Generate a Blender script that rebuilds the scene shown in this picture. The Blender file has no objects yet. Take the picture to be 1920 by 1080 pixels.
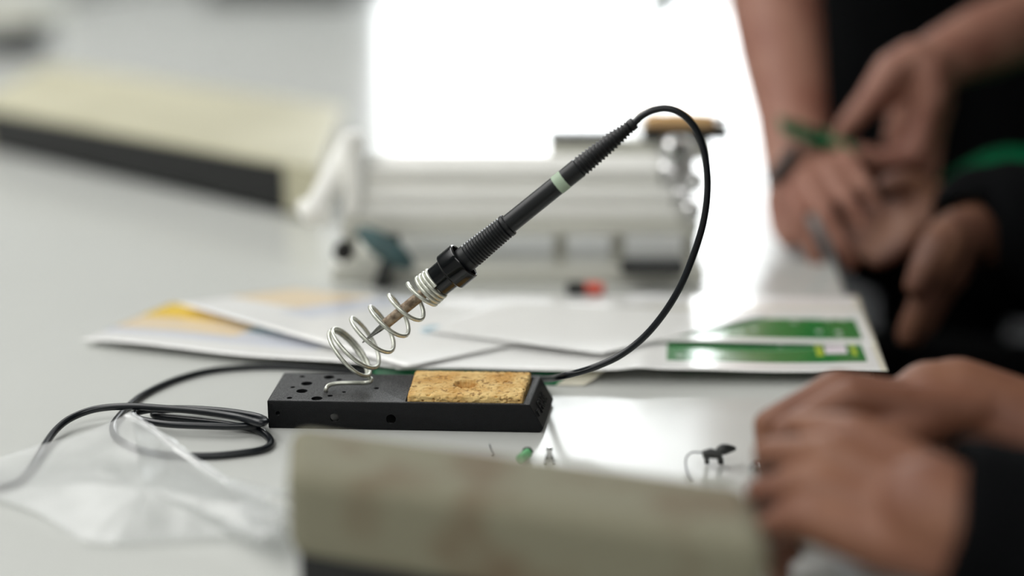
import bpy, bmesh, math, random
from mathutils import Vector as V, Matrix, noise
random.seed(4)
PI = math.pi
scene = bpy.context.scene
COL = scene.collection

# ------------------------------------------------------------------ camera
PITCH = math.radians(16.0)
CAM = V((0, 0, 0.30))                     # world origin: table top plane is z = 0
F = 50 / 36 * 1920
FW = V((0, math.cos(PITCH), -math.sin(PITCH)))
UP = V((0, math.sin(PITCH), math.cos(PITCH)))
RT = V((1, 0, 0))
cd = bpy.data.cameras.new('camera'); cd.lens = 50; cd.sensor_width = 36
cd.clip_start = 0.02; cd.clip_end = 60
cd.dof.use_dof = True; cd.dof.focus_distance = 0.808; cd.dof.aperture_fstop = 1.4
cam = bpy.data.objects.new('camera', cd); COL.objects.link(cam)
cam.location = CAM; cam.rotation_euler = (PI / 2 - PITCH, 0, 0)
scene.camera = cam

# ------------------------------------------------------------------ light
world = bpy.data.worlds.new('world'); scene.world = world; world.use_nodes = True
wb = world.node_tree.nodes['Background']
wb.inputs[0].default_value = (0.95, 0.985, 1.0, 1); wb.inputs[1].default_value = 9.0   # bright overcast sky outside the window

WALL_Y = 5.0; WX0, WX1, WZ0, WZ1 = -0.50, 0.96, 0.06, 2.35

def area(name, loc, size, size_y, rot, power, color):
    d = bpy.data.lights.new(name, 'AREA'); d.shape = 'RECTANGLE'
    d.size = size; d.size_y = size_y; d.energy = power; d.color = color
    o = bpy.data.objects.new(name, d); COL.objects.link(o)
    o.location = loc; o.rotation_euler = rot
    return o
portal = area('window_portal', ((WX0 + WX1) / 2, WALL_Y + 0.21, (WZ0 + 1.98) / 2), WX1 - WX0, 1.98 - WZ0, (-PI / 2, 0, 0), 1, (1, 1, 1))
portal.data.cycles.is_portal = True
area('ceiling_fill_light', (-1.6, 1.6, 1.97), 1.6, 3.2, (0, 0, 0), 74, (1.0, 0.99, 0.97))  # unseen overhead fill, added for ambient light on the table
area('ceiling_fill_light', (-0.2, -1.0, 1.97), 2.4, 0.6, (0, 0, 0), 30, (1.0, 0.99, 0.97))  # unseen fill on the camera side, added to brighten front faces


vs = scene.view_settings
scene.display_settings.display_device = 'sRGB'
vs.view_transform = 'Standard'; vs.look = 'None'; vs.exposure = 0.0; vs.gamma = 1.0; vs.use_curve_mapping = False
try:
    scene.cycles.max_bounces = 8; scene.cycles.transparent_max_bounces = 12
    scene.cycles.caustics_reflective = False; scene.cycles.caustics_refractive = False
    scene.cycles.sample_clamp_indirect = 6
except Exception: pass

# ------------------------------------------------------------------ helpers
def ray(px, py): return FW + RT * ((px - 960) / F) - UP * ((py - 540) / F)
def at_z(px, py, z=0.0):
    r = ray(px, py); return CAM + r * ((z - CAM.z) / r.z)
def at_y(px, py, y):
    r = ray(px, py); return CAM + r * (y / r.y)
def at_plane(px, py, p0, n):
    r = ray(px, py); return CAM + r * ((p0 - CAM).dot(n) / r.dot(n))

def nm(name):
    m = bpy.data.materials.new(name); m.use_nodes = True
    return m, m.node_tree, m.node_tree.nodes['Principled BSDF']
def hexc(r, g, b):
    f = lambda c: (c / 255 / 12.92) if c / 255 <= .04045 else ((c / 255 + .055) / 1.055) ** 2.4
    return (f(r), f(g), f(b), 1)
def mat(name, col, rough=.5, metal=0, var=0.0, scale=30, bump=0.0, bscale=200, spec=.5, coat=0, col2=None, detail=4, lo=.35, hi=.65):
    m, nt, b = nm(name)
    b.inputs['Base Color'].default_value = col; b.inputs['Roughness'].default_value = rough
    b.inputs['Metallic'].default_value = metal; b.inputs['Specular IOR Level'].default_value = spec
    b.inputs['Coat Weight'].default_value = coat
    tc = nt.nodes.new('ShaderNodeTexCoord')
    if var or col2:
        n = nt.nodes.new('ShaderNodeTexNoise'); n.inputs['Scale'].default_value = scale; n.inputs['Detail'].default_value = detail
        nt.links.new(tc.outputs['Object'], n.inputs['Vector'])
        r = nt.nodes.new('ShaderNodeValToRGB')
        c2 = col2 or tuple(c * (1 - var) for c in col[:3]) + (1,)
        r.color_ramp.elements[0].position = lo; r.color_ramp.elements[1].position = hi
        r.color_ramp.elements[0].color = c2; r.color_ramp.elements[1].color = col
        nt.links.new(n.outputs['Fac'], r.inputs['Fac']); nt.links.new(r.outputs['Color'], b.inputs['Base Color'])
    if bump:
        n = nt.nodes.new('ShaderNodeTexNoise'); n.inputs['Scale'].default_value = bscale; n.inputs['Detail'].default_value = 3
        nt.links.new(tc.outputs['Object'], n.inputs['Vector'])
        bp = nt.nodes.new('ShaderNodeBump'); bp.inputs['Strength'].default_value = bump; bp.inputs['Distance'].default_value = 0.001
        nt.links.new(n.outputs['Fac'], bp.inputs['Height']); nt.links.new(bp.outputs['Normal'], b.inputs['Normal'])
    return m

M = {}
M['table'] = mat('table_laminate', hexc(203, 205, 201), .18, var=.05, scale=3, bump=.03, bscale=900)
M['table_edge'] = mat('table_edge_band', hexc(150, 150, 142), .4, var=.08)
M['legmetal'] = mat('grey_leg_paint', hexc(110, 112, 115), .4, .3, var=.05)
M['floor'] = mat('dark_floor', hexc(48, 48, 50), .6, var=.2, scale=6)
M['wall'] = mat('white_wall_paint', hexc(200, 202, 200), .9, var=.04, scale=5)
M['ceiling'] = mat('white_ceiling_paint', hexc(215, 215, 212), .9, var=.03)
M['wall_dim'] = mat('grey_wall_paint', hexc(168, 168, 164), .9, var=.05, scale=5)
M['winframe'] = mat('window_frame_paint', hexc(215, 217, 218), .4, var=.03)
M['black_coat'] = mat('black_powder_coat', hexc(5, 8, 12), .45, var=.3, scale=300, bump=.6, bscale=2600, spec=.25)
def dust_sheen(m, col, amount):
    # dusty solder specks on the upper face, with window glare painted in
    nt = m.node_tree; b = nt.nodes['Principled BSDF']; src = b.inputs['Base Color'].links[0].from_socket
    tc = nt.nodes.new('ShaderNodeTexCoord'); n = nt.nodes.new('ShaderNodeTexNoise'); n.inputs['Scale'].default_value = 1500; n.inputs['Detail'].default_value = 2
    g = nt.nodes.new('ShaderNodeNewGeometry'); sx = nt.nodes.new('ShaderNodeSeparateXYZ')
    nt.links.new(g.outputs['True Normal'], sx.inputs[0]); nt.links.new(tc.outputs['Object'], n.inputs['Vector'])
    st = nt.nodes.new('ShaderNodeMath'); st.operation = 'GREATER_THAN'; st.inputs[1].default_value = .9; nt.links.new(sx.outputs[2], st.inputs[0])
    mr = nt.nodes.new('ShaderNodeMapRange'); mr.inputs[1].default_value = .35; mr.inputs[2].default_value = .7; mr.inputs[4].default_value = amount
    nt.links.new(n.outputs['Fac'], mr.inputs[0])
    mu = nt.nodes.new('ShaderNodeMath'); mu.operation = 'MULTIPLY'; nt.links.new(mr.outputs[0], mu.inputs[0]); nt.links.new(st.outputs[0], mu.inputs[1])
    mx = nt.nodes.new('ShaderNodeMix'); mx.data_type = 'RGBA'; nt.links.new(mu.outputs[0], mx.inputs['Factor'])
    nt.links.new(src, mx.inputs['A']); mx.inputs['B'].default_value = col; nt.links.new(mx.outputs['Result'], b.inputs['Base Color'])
dust_sheen(M['black_coat'], hexc(190, 190, 190), .22)
M['black_plastic'] = mat('black_plastic', hexc(5, 8, 12), .28, var=.1, scale=200)
M['black_rubber'] = mat('black_rubber', hexc(4, 8, 12), .42, var=.1, scale=200)
M['collar'] = mat('black_glossy_plastic', hexc(3, 6, 9), .16, var=.1)
M['tube'] = mat('black_tube_plastic', hexc(4, 8, 12), .38, var=.1)
M['cord'] = mat('black_cord', hexc(8, 15, 22), .3, var=.1, scale=60)
M['band'] = mat('pale_green_band', hexc(172, 192, 168), .55, var=.06, scale=100)
M['wire'] = mat('spring_steel', hexc(228, 230, 219), .42, .85, var=.25, scale=260)
M['barrel'] = mat('burnt_steel', hexc(178, 162, 142), .5, .75, col2=hexc(118, 102, 86), scale=300, bump=.2, bscale=900)
M['tip'] = mat('tip_steel', hexc(165, 165, 160), .25, 1, var=.35, scale=500)
M['beige'] = mat('beige_case', hexc(196, 192, 166), .48, col2=hexc(182, 178, 152), scale=7)
M['beige_dirty'] = mat('stained_beige_case', hexc(128, 125, 106), .75, spec=.25, col2=hexc(112, 99, 80), scale=26, detail=2, lo=.30, hi=.50)
M['panelblack'] = mat('black_panel', hexc(13, 14, 14), .5, var=.2)
M['darkgrey'] = mat('dark_grey_plastic', hexc(45, 47, 46), .5, var=.2)
M['alu'] = mat('pale_metal_rail', hexc(243, 243, 238), .6, 0, var=.05, scale=20)
M['alu_dim'] = mat('pale_grey_plate', hexc(214, 214, 204), .6, 0, var=.06, scale=20)
M['chrome'] = mat('chrome', hexc(225, 225, 225), .12, 1, var=.05)
M['tan'] = mat('tan_wood', hexc(240, 198, 142), .45, col2=hexc(220, 172, 112), scale=25)
M['teal'] = mat('dark_teal_plastic', hexc(62, 92, 94), .4, var=.3, scale=60)
M['red'] = mat('red_plastic', hexc(222, 90, 70), .4, var=.1)
M['greenglass'] = mat('green_translucent', hexc(105, 185, 125), .15, var=.2, scale=600)
M['pcb'] = mat('green_board', hexc(28, 122, 78), .35, col2=hexc(20, 98, 60), scale=90)
M['skin'] = mat('skin', hexc(166, 121, 103), .6, col2=hexc(146, 97, 81), scale=22, bump=.15, bscale=500)
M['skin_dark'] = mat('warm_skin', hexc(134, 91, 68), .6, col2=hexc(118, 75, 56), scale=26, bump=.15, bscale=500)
M['skin_shaded'] = mat('shaded_skin', hexc(120, 82, 62), .6, col2=hexc(96, 62, 50), scale=26, bump=.15, bscale=500)  # shade from the bodies around is put into this skin colour
M['nail'] = mat('nail', hexc(165, 120, 105), .3, var=.05)
M['cloth_black'] = mat('black_cloth', hexc(7, 8, 10), .95, var=.3, scale=40, bump=.4, bscale=900, spec=.1)
M['cloth_green'] = mat('dark_green_cloth', hexc(6, 118, 74), .95, var=.3, scale=40, bump=.4, bscale=900, spec=.1)
M['white_cloth'] = mat('white_cloth', hexc(215, 218, 220), .9, var=.05)
M['blue_cloth'] = mat('blue_cloth', hexc(30, 70, 105), .9, var=.1)
def paper(name, c, c2=None, scale=10): 
    m = mat(name, c, .2, col2=c2, var=.03, scale=scale, coat=.6); return m
M['paper'] = paper('glossy_paper', hexc(240, 240, 238))
M['paper_edge'] = paper('paper_cream', hexc(232, 228, 210))
M['paper_yellow'] = paper('yellow_print', hexc(244, 206, 50), hexc(236, 190, 50), 30)
M['paper_peach'] = paper('peach_print', hexc(238, 218, 186))
M['paper_blue'] = paper('blue_print', hexc(150, 195, 215))
M['paper_pale'] = paper('pale_blue_print', hexc(216, 220, 230))

def pcb_print():
    m, nt, b = nm('circuit_board_print')
    tc = nt.nodes.new('ShaderNodeTexCoord'); v = nt.nodes.new('ShaderNodeTexVoronoi'); v.inputs['Scale'].default_value = 90
    nt.links.new(tc.outputs['Object'], v.inputs['Vector'])
    lt = nt.nodes.new('ShaderNodeMath'); lt.operation = 'LESS_THAN'; lt.inputs[1].default_value = .22
    nt.links.new(v.outputs['Distance'], lt.inputs[0])
    sel = nt.nodes.new('ShaderNodeSeparateColor'); nt.links.new(v.outputs['Color'], sel.inputs[0])
    g = nt.nodes.new('ShaderNodeMath'); g.operation = 'GREATER_THAN'; g.inputs[1].default_value = .42
    nt.links.new(sel.outputs[0], g.inputs[0])
    mu = nt.nodes.new('ShaderNodeMath'); mu.operation = 'MULTIPLY'
    nt.links.new(lt.outputs[0], mu.inputs[0]); nt.links.new(g.outputs[0], mu.inputs[1])
    n = nt.nodes.new('ShaderNodeTexNoise'); n.inputs['Scale'].default_value = 60
    nt.links.new(tc.outputs['Object'], n.inputs['Vector'])
    mx = nt.nodes.new('ShaderNodeMix'); mx.data_type = 'RGBA'
    mx.inputs['A'].default_value = hexc(22, 118, 50); mx.inputs['B'].default_value = hexc(34, 132, 60)
    nt.links.new(n.outputs['Fac'], mx.inputs['Factor'])
    mx2 = nt.nodes.new('ShaderNodeMix'); mx2.data_type = 'RGBA'; mx2.inputs['B'].default_value = hexc(205, 210, 205)
    nt.links.new(mx.outputs['Result'], mx2.inputs['A']); nt.links.new(mu.outputs[0], mx2.inputs['Factor'])
    nt.links.new(mx2.outputs['Result'], b.inputs['Base Color']); b.inputs['Roughness'].default_value = .2; b.inputs['Coat Weight'].default_value = .6
    return m
M['pcbprint'] = pcb_print()
M['print_yellow'] = mat('yellow_pad_print', hexc(170, 190, 60), .2, var=.1)
M['print_white'] = mat('white_pad_print', hexc(225, 215, 222), .3, var=.05)

def sponge_mat():
    m, nt, b = nm('yellow_sponge')
    tc = nt.nodes.new('ShaderNodeTexCoord')
    n = nt.nodes.new('ShaderNodeTexNoise'); n.inputs['Scale'].default_value = 60; n.inputs['Detail'].default_value = 6
    v = nt.nodes.new('ShaderNodeTexVoronoi'); v.inputs['Scale'].default_value = 420
    vw = nt.nodes.new('ShaderNodeMapping'); vw.inputs['Scale'].default_value = (.6, 1, 1)
    nt.links.new(tc.outputs['Object'], n.inputs['Vector']); nt.links.new(tc.outputs['Object'], vw.inputs['Vector']); nt.links.new(vw.outputs[0], v.inputs['Vector'])
    r = nt.nodes.new('ShaderNodeValToRGB')
    r.color_ramp.elements[0].position = .36; r.color_ramp.elements[0].color = hexc(214, 164, 90)
    r.color_ramp.elements[1].position = .62; r.color_ramp.elements[1].color = hexc(244, 210, 142)
    nt.links.new(n.outputs['Fac'], r.inputs['Fac'])
    n2 = nt.nodes.new('ShaderNodeTexNoise'); n2.inputs['Scale'].default_value = 300; n2.inputs['Detail'].default_value = 3
    nt.links.new(tc.outputs['Object'], n2.inputs['Vector'])
    r2 = nt.nodes.new('ShaderNodeValToRGB'); r2.color_ramp.elements[0].position = .34; r2.color_ramp.elements[0].color = (.32, .22, .13, 1)
    r2.color_ramp.elements[1].position = .43; r2.color_ramp.elements[1].color = (1, 1, 1, 1)
    nt.links.new(n2.outputs['Fac'], r2.inputs['Fac'])
    mx = nt.nodes.new('ShaderNodeMix'); mx.data_type = 'RGBA'; mx.blend_type = 'MULTIPLY'; mx.inputs['Factor'].default_value = .75
    nt.links.new(r.outputs['Color'], mx.inputs['A']); nt.links.new(r2.outputs['Color'], mx.inputs['B'])
    nt.links.new(mx.outputs['Result'], b.inputs['Base Color'])
    bp = nt.nodes.new('ShaderNodeBump'); bp.inputs['Strength'].default_value = .8; bp.inputs['Distance'].default_value = .0012
    ad = nt.nodes.new('ShaderNodeMath'); ad.operation = 'ADD'
    nt.links.new(n2.outputs['Fac'], ad.inputs[0]); nt.links.new(v.outputs['Distance'], ad.inputs[1])
    nt.links.new(ad.outputs[0], bp.inputs['Height']); nt.links.new(bp.outputs['Normal'], b.inputs['Normal'])
    b.inputs['Roughness'].default_value = .85
    b.inputs['Subsurface Weight'].default_value = .0
    return m
M['sponge'] = sponge_mat()

def film_mat(name, gloss, white):
    m, nt, b = nm(name); nt.nodes.remove(b)
    out = nt.nodes['Material Output']
    tr = nt.nodes.new('ShaderNodeBsdfTransparent'); tr.inputs[0].default_value = (.97, .98, .98, 1)
    gl = nt.nodes.new('ShaderNodeBsdfGlossy'); gl.inputs['Roughness'].default_value = .34
    df = nt.nodes.new('ShaderNodeBsdfDiffuse'); df.inputs[0].default_value = (.85, .86, .86, 1)
    tl = nt.nodes.new('ShaderNodeBsdfTranslucent'); tl.inputs[0].default_value = (.85, .86, .86, 1)
    a = nt.nodes.new('ShaderNodeMixShader'); a.inputs[0].default_value = .5
    nt.links.new(df.outputs[0], a.inputs[1]); nt.links.new(tl.outputs[0], a.inputs[2])
    c = nt.nodes.new('ShaderNodeMixShader')
    n = nt.nodes.new('ShaderNodeTexNoise'); n.inputs['Scale'].default_value = 18
    tc = nt.nodes.new('ShaderNodeTexCoord'); nt.links.new(tc.outputs['Object'], n.inputs['Vector'])
    mr = nt.nodes.new('ShaderNodeMapRange'); mr.inputs[3].default_value = white * .6; mr.inputs[4].default_value = white * 1.3
    nt.links.new(n.outputs['Fac'], mr.inputs[0]); nt.links.new(mr.outputs[0], c.inputs[0])
    nt.links.new(tr.outputs[0], c.inputs[1]); nt.links.new(a.outputs[0], c.inputs[2])
    d = nt.nodes.new('ShaderNodeMixShader')
    d.inputs[0].default_value = gloss; nt.links.new(c.outputs[0], d.inputs[1]); nt.links.new(gl.outputs[0], d.inputs[2])
    nt.links.new(d.outputs[0], out.inputs[0])
    return m
M['film'] = film_mat('clear_plastic_film', .10, .40)
M['film_seam'] = film_mat('clear_plastic_seam', .25, .8)

def glass_mat():
    m, nt, b = nm('window_glass'); nt.nodes.remove(b)
    tr = nt.nodes.new('ShaderNodeBsdfTransparent'); gl = nt.nodes.new('ShaderNodeBsdfGlossy'); gl.inputs['Roughness'].default_value = .02
    mx = nt.nodes.new('ShaderNodeMixShader'); mx.inputs[0].default_value = .05
    nt.links.new(tr.outputs[0], mx.inputs[1]); nt.links.new(gl.outputs[0], mx.inputs[2])
    nt.links.new(mx.outputs[0], nt.nodes['Material Output'].inputs[0]); return m
M['glass'] = glass_mat()

def obj(name, bm, m, parent=None, smooth=True, angle=35, recalc=True, origin=None):
    if recalc: bmesh.ops.recalc_face_normals(bm, faces=bm.faces)
    me = bpy.data.meshes.new(name)
    if origin is not None: bmesh.ops.translate(bm, verts=bm.verts, vec=-V(origin))
    bm.to_mesh(me); bm.free()
    ms = m if isinstance(m, (list, tuple)) else [m]
    for x in ms: me.materials.append(x)
    if smooth:
        me.shade_smooth()
        try: me.set_sharp_from_angle(angle=math.radians(angle))
        except Exception: pass
    o = bpy.data.objects.new(name, me); COL.objects.link(o)
    if smooth and recalc and angle <= 70:
        wn = o.modifiers.new('wn', 'WEIGHTED_NORMAL'); wn.keep_sharp = True; wn.weight = 100
    if origin is not None: o.location = origin
    if parent is not None:
        o.parent = parent
        o.matrix_parent_inverse = parent.matrix_world.inverted() if False else Matrix.Identity(4)
        q = parent; off = V((0, 0, 0)); 
        # parents are unrotated: children keep world coordinates by removing the parents' positions
        while q is not None: off += q.location; q = q.parent
        o.location = o.location - off
    return o
def tag(o, label=None, cat=None, group=None, kind=None):
    if label: o['label'] = label
    if cat: o['category'] = cat
    if group: o['group'] = group
    if kind: o['kind'] = kind
    return o
def thing(name, loc, label, cat, group=None):
    o = bpy.data.objects.new(name, None); COL.objects.link(o); o.location = loc; o.empty_display_size = .02
    return tag(o, label, cat, group)

def tube(bm, pts, r, seg=12, cap=True, res=None):
    pts = [V(p) for p in pts]
    rs = r if isinstance(r, (list, tuple)) else [r] * len(pts)
    n = len(pts); rings = []
    t0 = (pts[1] - pts[0]).normalized(); a = t0.orthogonal().normalized()
    for i in range(n):
        t = (pts[min(i + 1, n - 1)] - pts[max(i - 1, 0)])
        t = t.normalized() if t.length > 1e-9 else t0
        a = (a - t * a.dot(t)).normalized(); b = t.cross(a)
        rings.append([bm.verts.new(pts[i] + (a * math.cos(2 * PI * k / seg) + b * math.sin(2 * PI * k / seg)) * rs[i]) for k in range(seg)])
    for i in range(n - 1):
        for k in range(seg):
            bm.faces.new((rings[i][k], rings[i][(k + 1) % seg], rings[i + 1][(k + 1) % seg], rings[i + 1][k]))
    if cap: bm.faces.new(rings[0][::-1]); bm.faces.new(rings[-1])
def spline(pts, n=8):
    pts = [V(p) for p in pts]; P = [pts[0] * 2 - pts[1]] + pts + [pts[-1] * 2 - pts[-2]]; out = []
    for i in range(1, len(P) - 2):
        p0, p1, p2, p3 = P[i - 1:i + 3]
        for k in range(n):
            t = k / n
            out.append(.5 * ((2 * p1) + (p2 - p0) * t + (2 * p0 - 5 * p1 + 4 * p2 - p3) * t * t + (3 * p1 - p0 - 3 * p2 + p3) * t ** 3))
    out.append(pts[-1]); return out
def lathe(bm, P0, ax, prof, seg=40, cap=True):
    ax = V(ax).normalized(); a = ax.orthogonal().normalized(); b = ax.cross(a); rings = []
    for t, r in prof:
        rings.append([bm.verts.new(P0 + ax * t + (a * math.cos(2 * PI * k / seg) + b * math.sin(2 * PI * k / seg)) * max(r, 1e-5)) for k in range(seg)])
    for i in range(len(rings) - 1):
        for k in range(seg):
            bm.faces.new((rings[i][k], rings[i][(k + 1) % seg], rings[i + 1][(k + 1) % seg], rings[i + 1][k]))
    if cap: bm.faces.new(rings[0][::-1]); bm.faces.new(rings[-1])
def box(bm, c, sx, sy, sz, X=(1, 0, 0), Y=(0, 1, 0), Z=(0, 0, 1), bev=0, seg=2):
    X, Y, Z, c = V(X), V(Y), V(Z), V(c)
    vs_ = [bm.verts.new(c + X * (i * sx / 2) + Y * (j * sy / 2) + Z * (k * sz / 2)) for i in (-1, 1) for j in (-1, 1) for k in (-1, 1)]
    fs = [bm.faces.new([vs_[q] for q in f]) for f in ((0, 1, 3, 2), (4, 6, 7, 5), (0, 4, 5, 1), (2, 3, 7, 6), (0, 2, 6, 4), (1, 5, 7, 3))]
    if bev:
        es = {e for f in fs for e in f.edges}
        bmesh.ops.bevel(bm, geom=list(es), offset=bev, segments=seg, affect='EDGES', profile=.5)
def solid(top, thick, bm=None):
    pass
def realize(o, mods):
    """bake the modifiers of o into its mesh"""
    dg = bpy.context.evaluated_depsgraph_get(); dg.update()
    me = bpy.data.meshes.new_from_object(o.evaluated_get(dg)); old = o.data
    o.modifiers.clear(); o.data = me; me.name = o.name
    me.shade_smooth()
    return o
def hull_prism(bm, prof, P0, X, Yd, depth, Z=V((0, 0, 1))):
    a = [bm.verts.new(P0 + X * x + Z * z) for x, z in prof]; b = [bm.verts.new(P0 + X * x + Z * z + Yd * depth) for x, z in prof]
    n = len(prof); bm.faces.new(a); bm.faces.new(b[::-1])
    for i in range(n): bm.faces.new((a[i], a[(i + 1) % n], b[(i + 1) % n], b[i]))

# ------------------------------------------------------------------ setting
FLOOR = -0.74
def struct(name, bm, m, label=None, parent=None):
    o = obj(name, bm, m, parent, smooth=False); o['kind'] = 'structure'
    if label: o['label'] = label
    return o
bm = bmesh.new(); box(bm, (0, 1.9, FLOOR - .05), 7.0, 7.0, .1); struct('floor', bm, M['floor'])
bm = bmesh.new(); box(bm, (0, 1.9, 2.05), 7.0, 7.0, .1); struct('ceiling', bm, M['ceiling'])
bm = bmesh.new()
zt, zb = 2.0, FLOOR; yb = WALL_Y + .1
box(bm, ((-3.5 + WX0) / 2, yb, (zt + zb) / 2), WX0 + 3.5, .2, zt - zb)
box(bm, ((3.5 + WX1) / 2, yb, (zt + zb) / 2), 3.5 - WX1, .2, zt - zb)
box(bm, ((WX0 + WX1) / 2, yb, (WZ0 + zb) / 2), WX1 - WX0, .2, WZ0 - zb)
struct('wall_back', bm, M['wall'])
bm = bmesh.new(); box(bm, (-3.55, 1.9, .63), .1, 7.0, 2.74); struct('wall_left', bm, M['wall'])
WZT = min(WZ1, 1.98)
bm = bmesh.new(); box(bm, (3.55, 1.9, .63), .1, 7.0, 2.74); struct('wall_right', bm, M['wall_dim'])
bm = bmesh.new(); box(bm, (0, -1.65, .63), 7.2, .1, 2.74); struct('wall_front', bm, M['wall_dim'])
wf = thing('window_1', (0, 0, 0), None, None); wf['kind'] = 'structure'; wf.location = ((WX0 + WX1) / 2, WALL_Y + .1, WZ0)
bm = bmesh.new()
for x in (WX0 + .03, WX1 - .03): box(bm, (x, WALL_Y + .08, (WZ0 + WZT) / 2), .06, .06, WZT - WZ0, bev=.004)
for z in (WZ0 + .03, WZT - .03): box(bm, ((WX0 + WX1) / 2, WALL_Y + .08, z), WX1 - WX0 - .12, .06, .06, bev=.004)
obj('window_frame', bm, M['winframe'], wf)
bm = bmesh.new(); box(bm, ((WX0 + WX1) / 2, WALL_Y + .08, (WZ0 + WZT) / 2), WX1 - WX0 - .12, .006, WZT - WZ0 - .12); obj('pane', bm, M['glass'], wf)

# table: right edge runs along a slightly turned line
e1, e2 = at_z(1540, 420), at_z(1590, 575)
TD = (e1 - e2); TD.z = 0; TD.normalize()            # along the table, away from the camera
TX = V((TD.y, -TD.x, 0))                             # to the right
def tp(s, t, z=0): return e2 + TX * s + TD * t + V((0, 0, z))     # s<0: left of the edge
t = thing('table', tp(-.85, 1.0, FLOOR), 'long pale grey laminate work table with a glossy top', 'table')
bm = bmesh.new(); c = tp(-.85, .85, -.0135); box(bm, c, 1.70, 4.1, .027, TX, TD, bev=.0015); obj('table_top', bm, M['table'], t)
bm = bmesh.new(); box(bm, tp(.0008, .85, -.0135), .0016, 4.1, .024, TX, TD); obj('edge_band', bm, M['table_edge'], t)
for s in (-1.62, -.08):
    for q in (-1.1, 2.8):
        bm = bmesh.new(); box(bm, tp(s, q, (FLOOR - .027) / 2), .05, .05, -FLOOR - .027, TX, TD, bev=.004); obj('leg', bm, M['legmetal'], t)
bm = bmesh.new()
for s in (-1.62, -.08): box(bm, tp(s, .85, -.06), .03, 3.85, .05, TX, TD)
for q in (-1.1, 2.8): box(bm, tp(-.85, q, -.06), 1.49, .03, .05, TX, TD)
obj('apron_frame', bm, M['legmetal'], t)

# ------------------------------------------------------------------ iron stand
B0 = at_z(503, 803); B1 = at_z(1019, 812)
BX = (B1 - B0); BL = BX.length; BX.normalize(); BY = V((-BX.y, BX.x, 0)); H = .0168; BD = .048
def loc(p): d = p - B0; return d.dot(BX), d.dot(BY)
def bp(x, y, z): return B0 + BX * x + BY * y + V((0, 0, z))
stand = thing('iron_stand', bp(BL / 2, BD / 2, 0), 'black metal soldering iron stand with round holes and a sponge tray, on the table', 'stand')
xe = loc(at_z(993, 757, H))[0]; xs0 = loc(at_z(760, 752, H))[0]; xs1 = loc(at_z(981, 752, H))[0]
bm = bmesh.new()
r = .0009
prof = [(0, 0), (BL - .0022, 0), (BL, .0026), (xe, H), (.0, H)]
hull_prism(bm, prof, B0, BX, BY, BD)
bmesh.ops.recalc_face_normals(bm, faces=bm.faces)
bmesh.ops.bevel(bm, geom=[e for e in bm.edges], offset=.0009, segments=3, affect='EDGES', profile=.5)
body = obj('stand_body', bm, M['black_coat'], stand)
holes_px = [(575, 719, 3.3), (566, 733, 3.3), (594, 747, 3.2), (617, 707, 3.2), (567, 706, 1.6), (549, 726, 1.4), (543, 746, 1.6), (619, 742, 1.6), (636, 712, 1.6), (706, 728, 1.5), (645, 735, 1.2)]
cb = bmesh.new()
# underside cavity of the sheet metal half
box(cb, bp(.0415, BD / 2, .0035), .078, BD - .004, .0228, BX, BY)
# sponge trough
tz = .0055
box(cb, bp((xs0 + xs1) / 2, BD / 2, (tz + .03) / 2), xs1 - xs0, BD - .0044, .03 - tz, BX, BY)
cut = obj('cutter_a', cb, M['panelblack'], None, smooth=False)
cb = bmesh.new()
for px, py, rr in holes_px:
    p = at_z(px, py, H); lathe(cb, V((p.x, p.y, .009)), (0, 0, 1), [(0, rr / 1000), (.02, rr / 1000)], 24)
for px, py, rr in ((521, 775, 1.3), (627, 783, 2.6), (733, 786, 2.8)):
    p = at_plane(px, py, B0, BY); lathe(cb, p - BY * .004, BY, [(0, rr / 1000), (.0072, rr / 1000)], 20)
lathe(cb, at_plane(521, 775, B0, BY) + BY * (BD - .004), BY, [(0, .0014), (.01, .0014)], 16)
cut2 = obj('cutter_b', cb, M['panelblack'], None, smooth=False)
for c_ in (cut, cut2):
    md = body.modifiers.new('b', 'BOOLEAN'); md.operation = 'DIFFERENCE'; md.object = c_; md.solver = 'EXACT'
bpy.context.view_layer.update()
realize(body, None); body.data.set_sharp_from_angle(angle=math.radians(30))
for c_ in (cut, cut2): bpy.data.objects.remove(c_)
# raised lettering on the sloped end
sl = V(BX * (BL - xe) + V((0, 0, .0026 - H))); sll = sl.length; sl.normalize(); sn = BY.cross(sl); sn = sn if sn.dot(BX) > 0 else -sn
tcu = bpy.data.curves.new('lettering', 'FONT'); tcu.body = 'ERSA'; tcu.size = .0098; tcu.extrude = .00035; tcu.align_x = 'CENTER'; tcu.align_y = 'CENTER'; tcu.space_character = 1.05
to = bpy.data.objects.new('lettering_src', tcu); COL.objects.link(to); bpy.context.view_layer.update()
me = bpy.data.meshes.new_from_object(to.evaluated_get(bpy.context.evaluated_depsgraph_get())); bpy.data.objects.remove(to)
tx, ty = BY, -sl
c = bp((BL + xe) / 2, BD / 2, (H + .0026) / 2) + sn * .0002
rm = Matrix(((tx.x, ty.x, sn.x), (tx.y, ty.y, sn.y), (tx.z, ty.z, sn.z)))
for v in me.vertices: v.co = rm @ v.co + c
bm = bmesh.new(); bm.from_mesh(me)
box(bm, bp((BL + xe) / 2, BD * .14, (H + .0026) / 2) + sn * .0003, .0035, .0035, .0006, BY, sl, sn)
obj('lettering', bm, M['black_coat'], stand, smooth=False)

def skew(me, k=.0050):
    for v in me.vertices:
        d = v.co - B0; x, y = d.dot(BX), d.dot(BY)
        f = max(0, min(1, (x - .075) / .065)); v.co += BX * (k * f * f * (3 - 2 * f) * max(0, y) / BD)
off_ = stand.location
for o_ in stand.children:
    for v in o_.data.vertices: v.co += o_.location + off_
    skew(o_.data)
    for v in o_.data.vertices: v.co -= o_.location + off_
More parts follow.
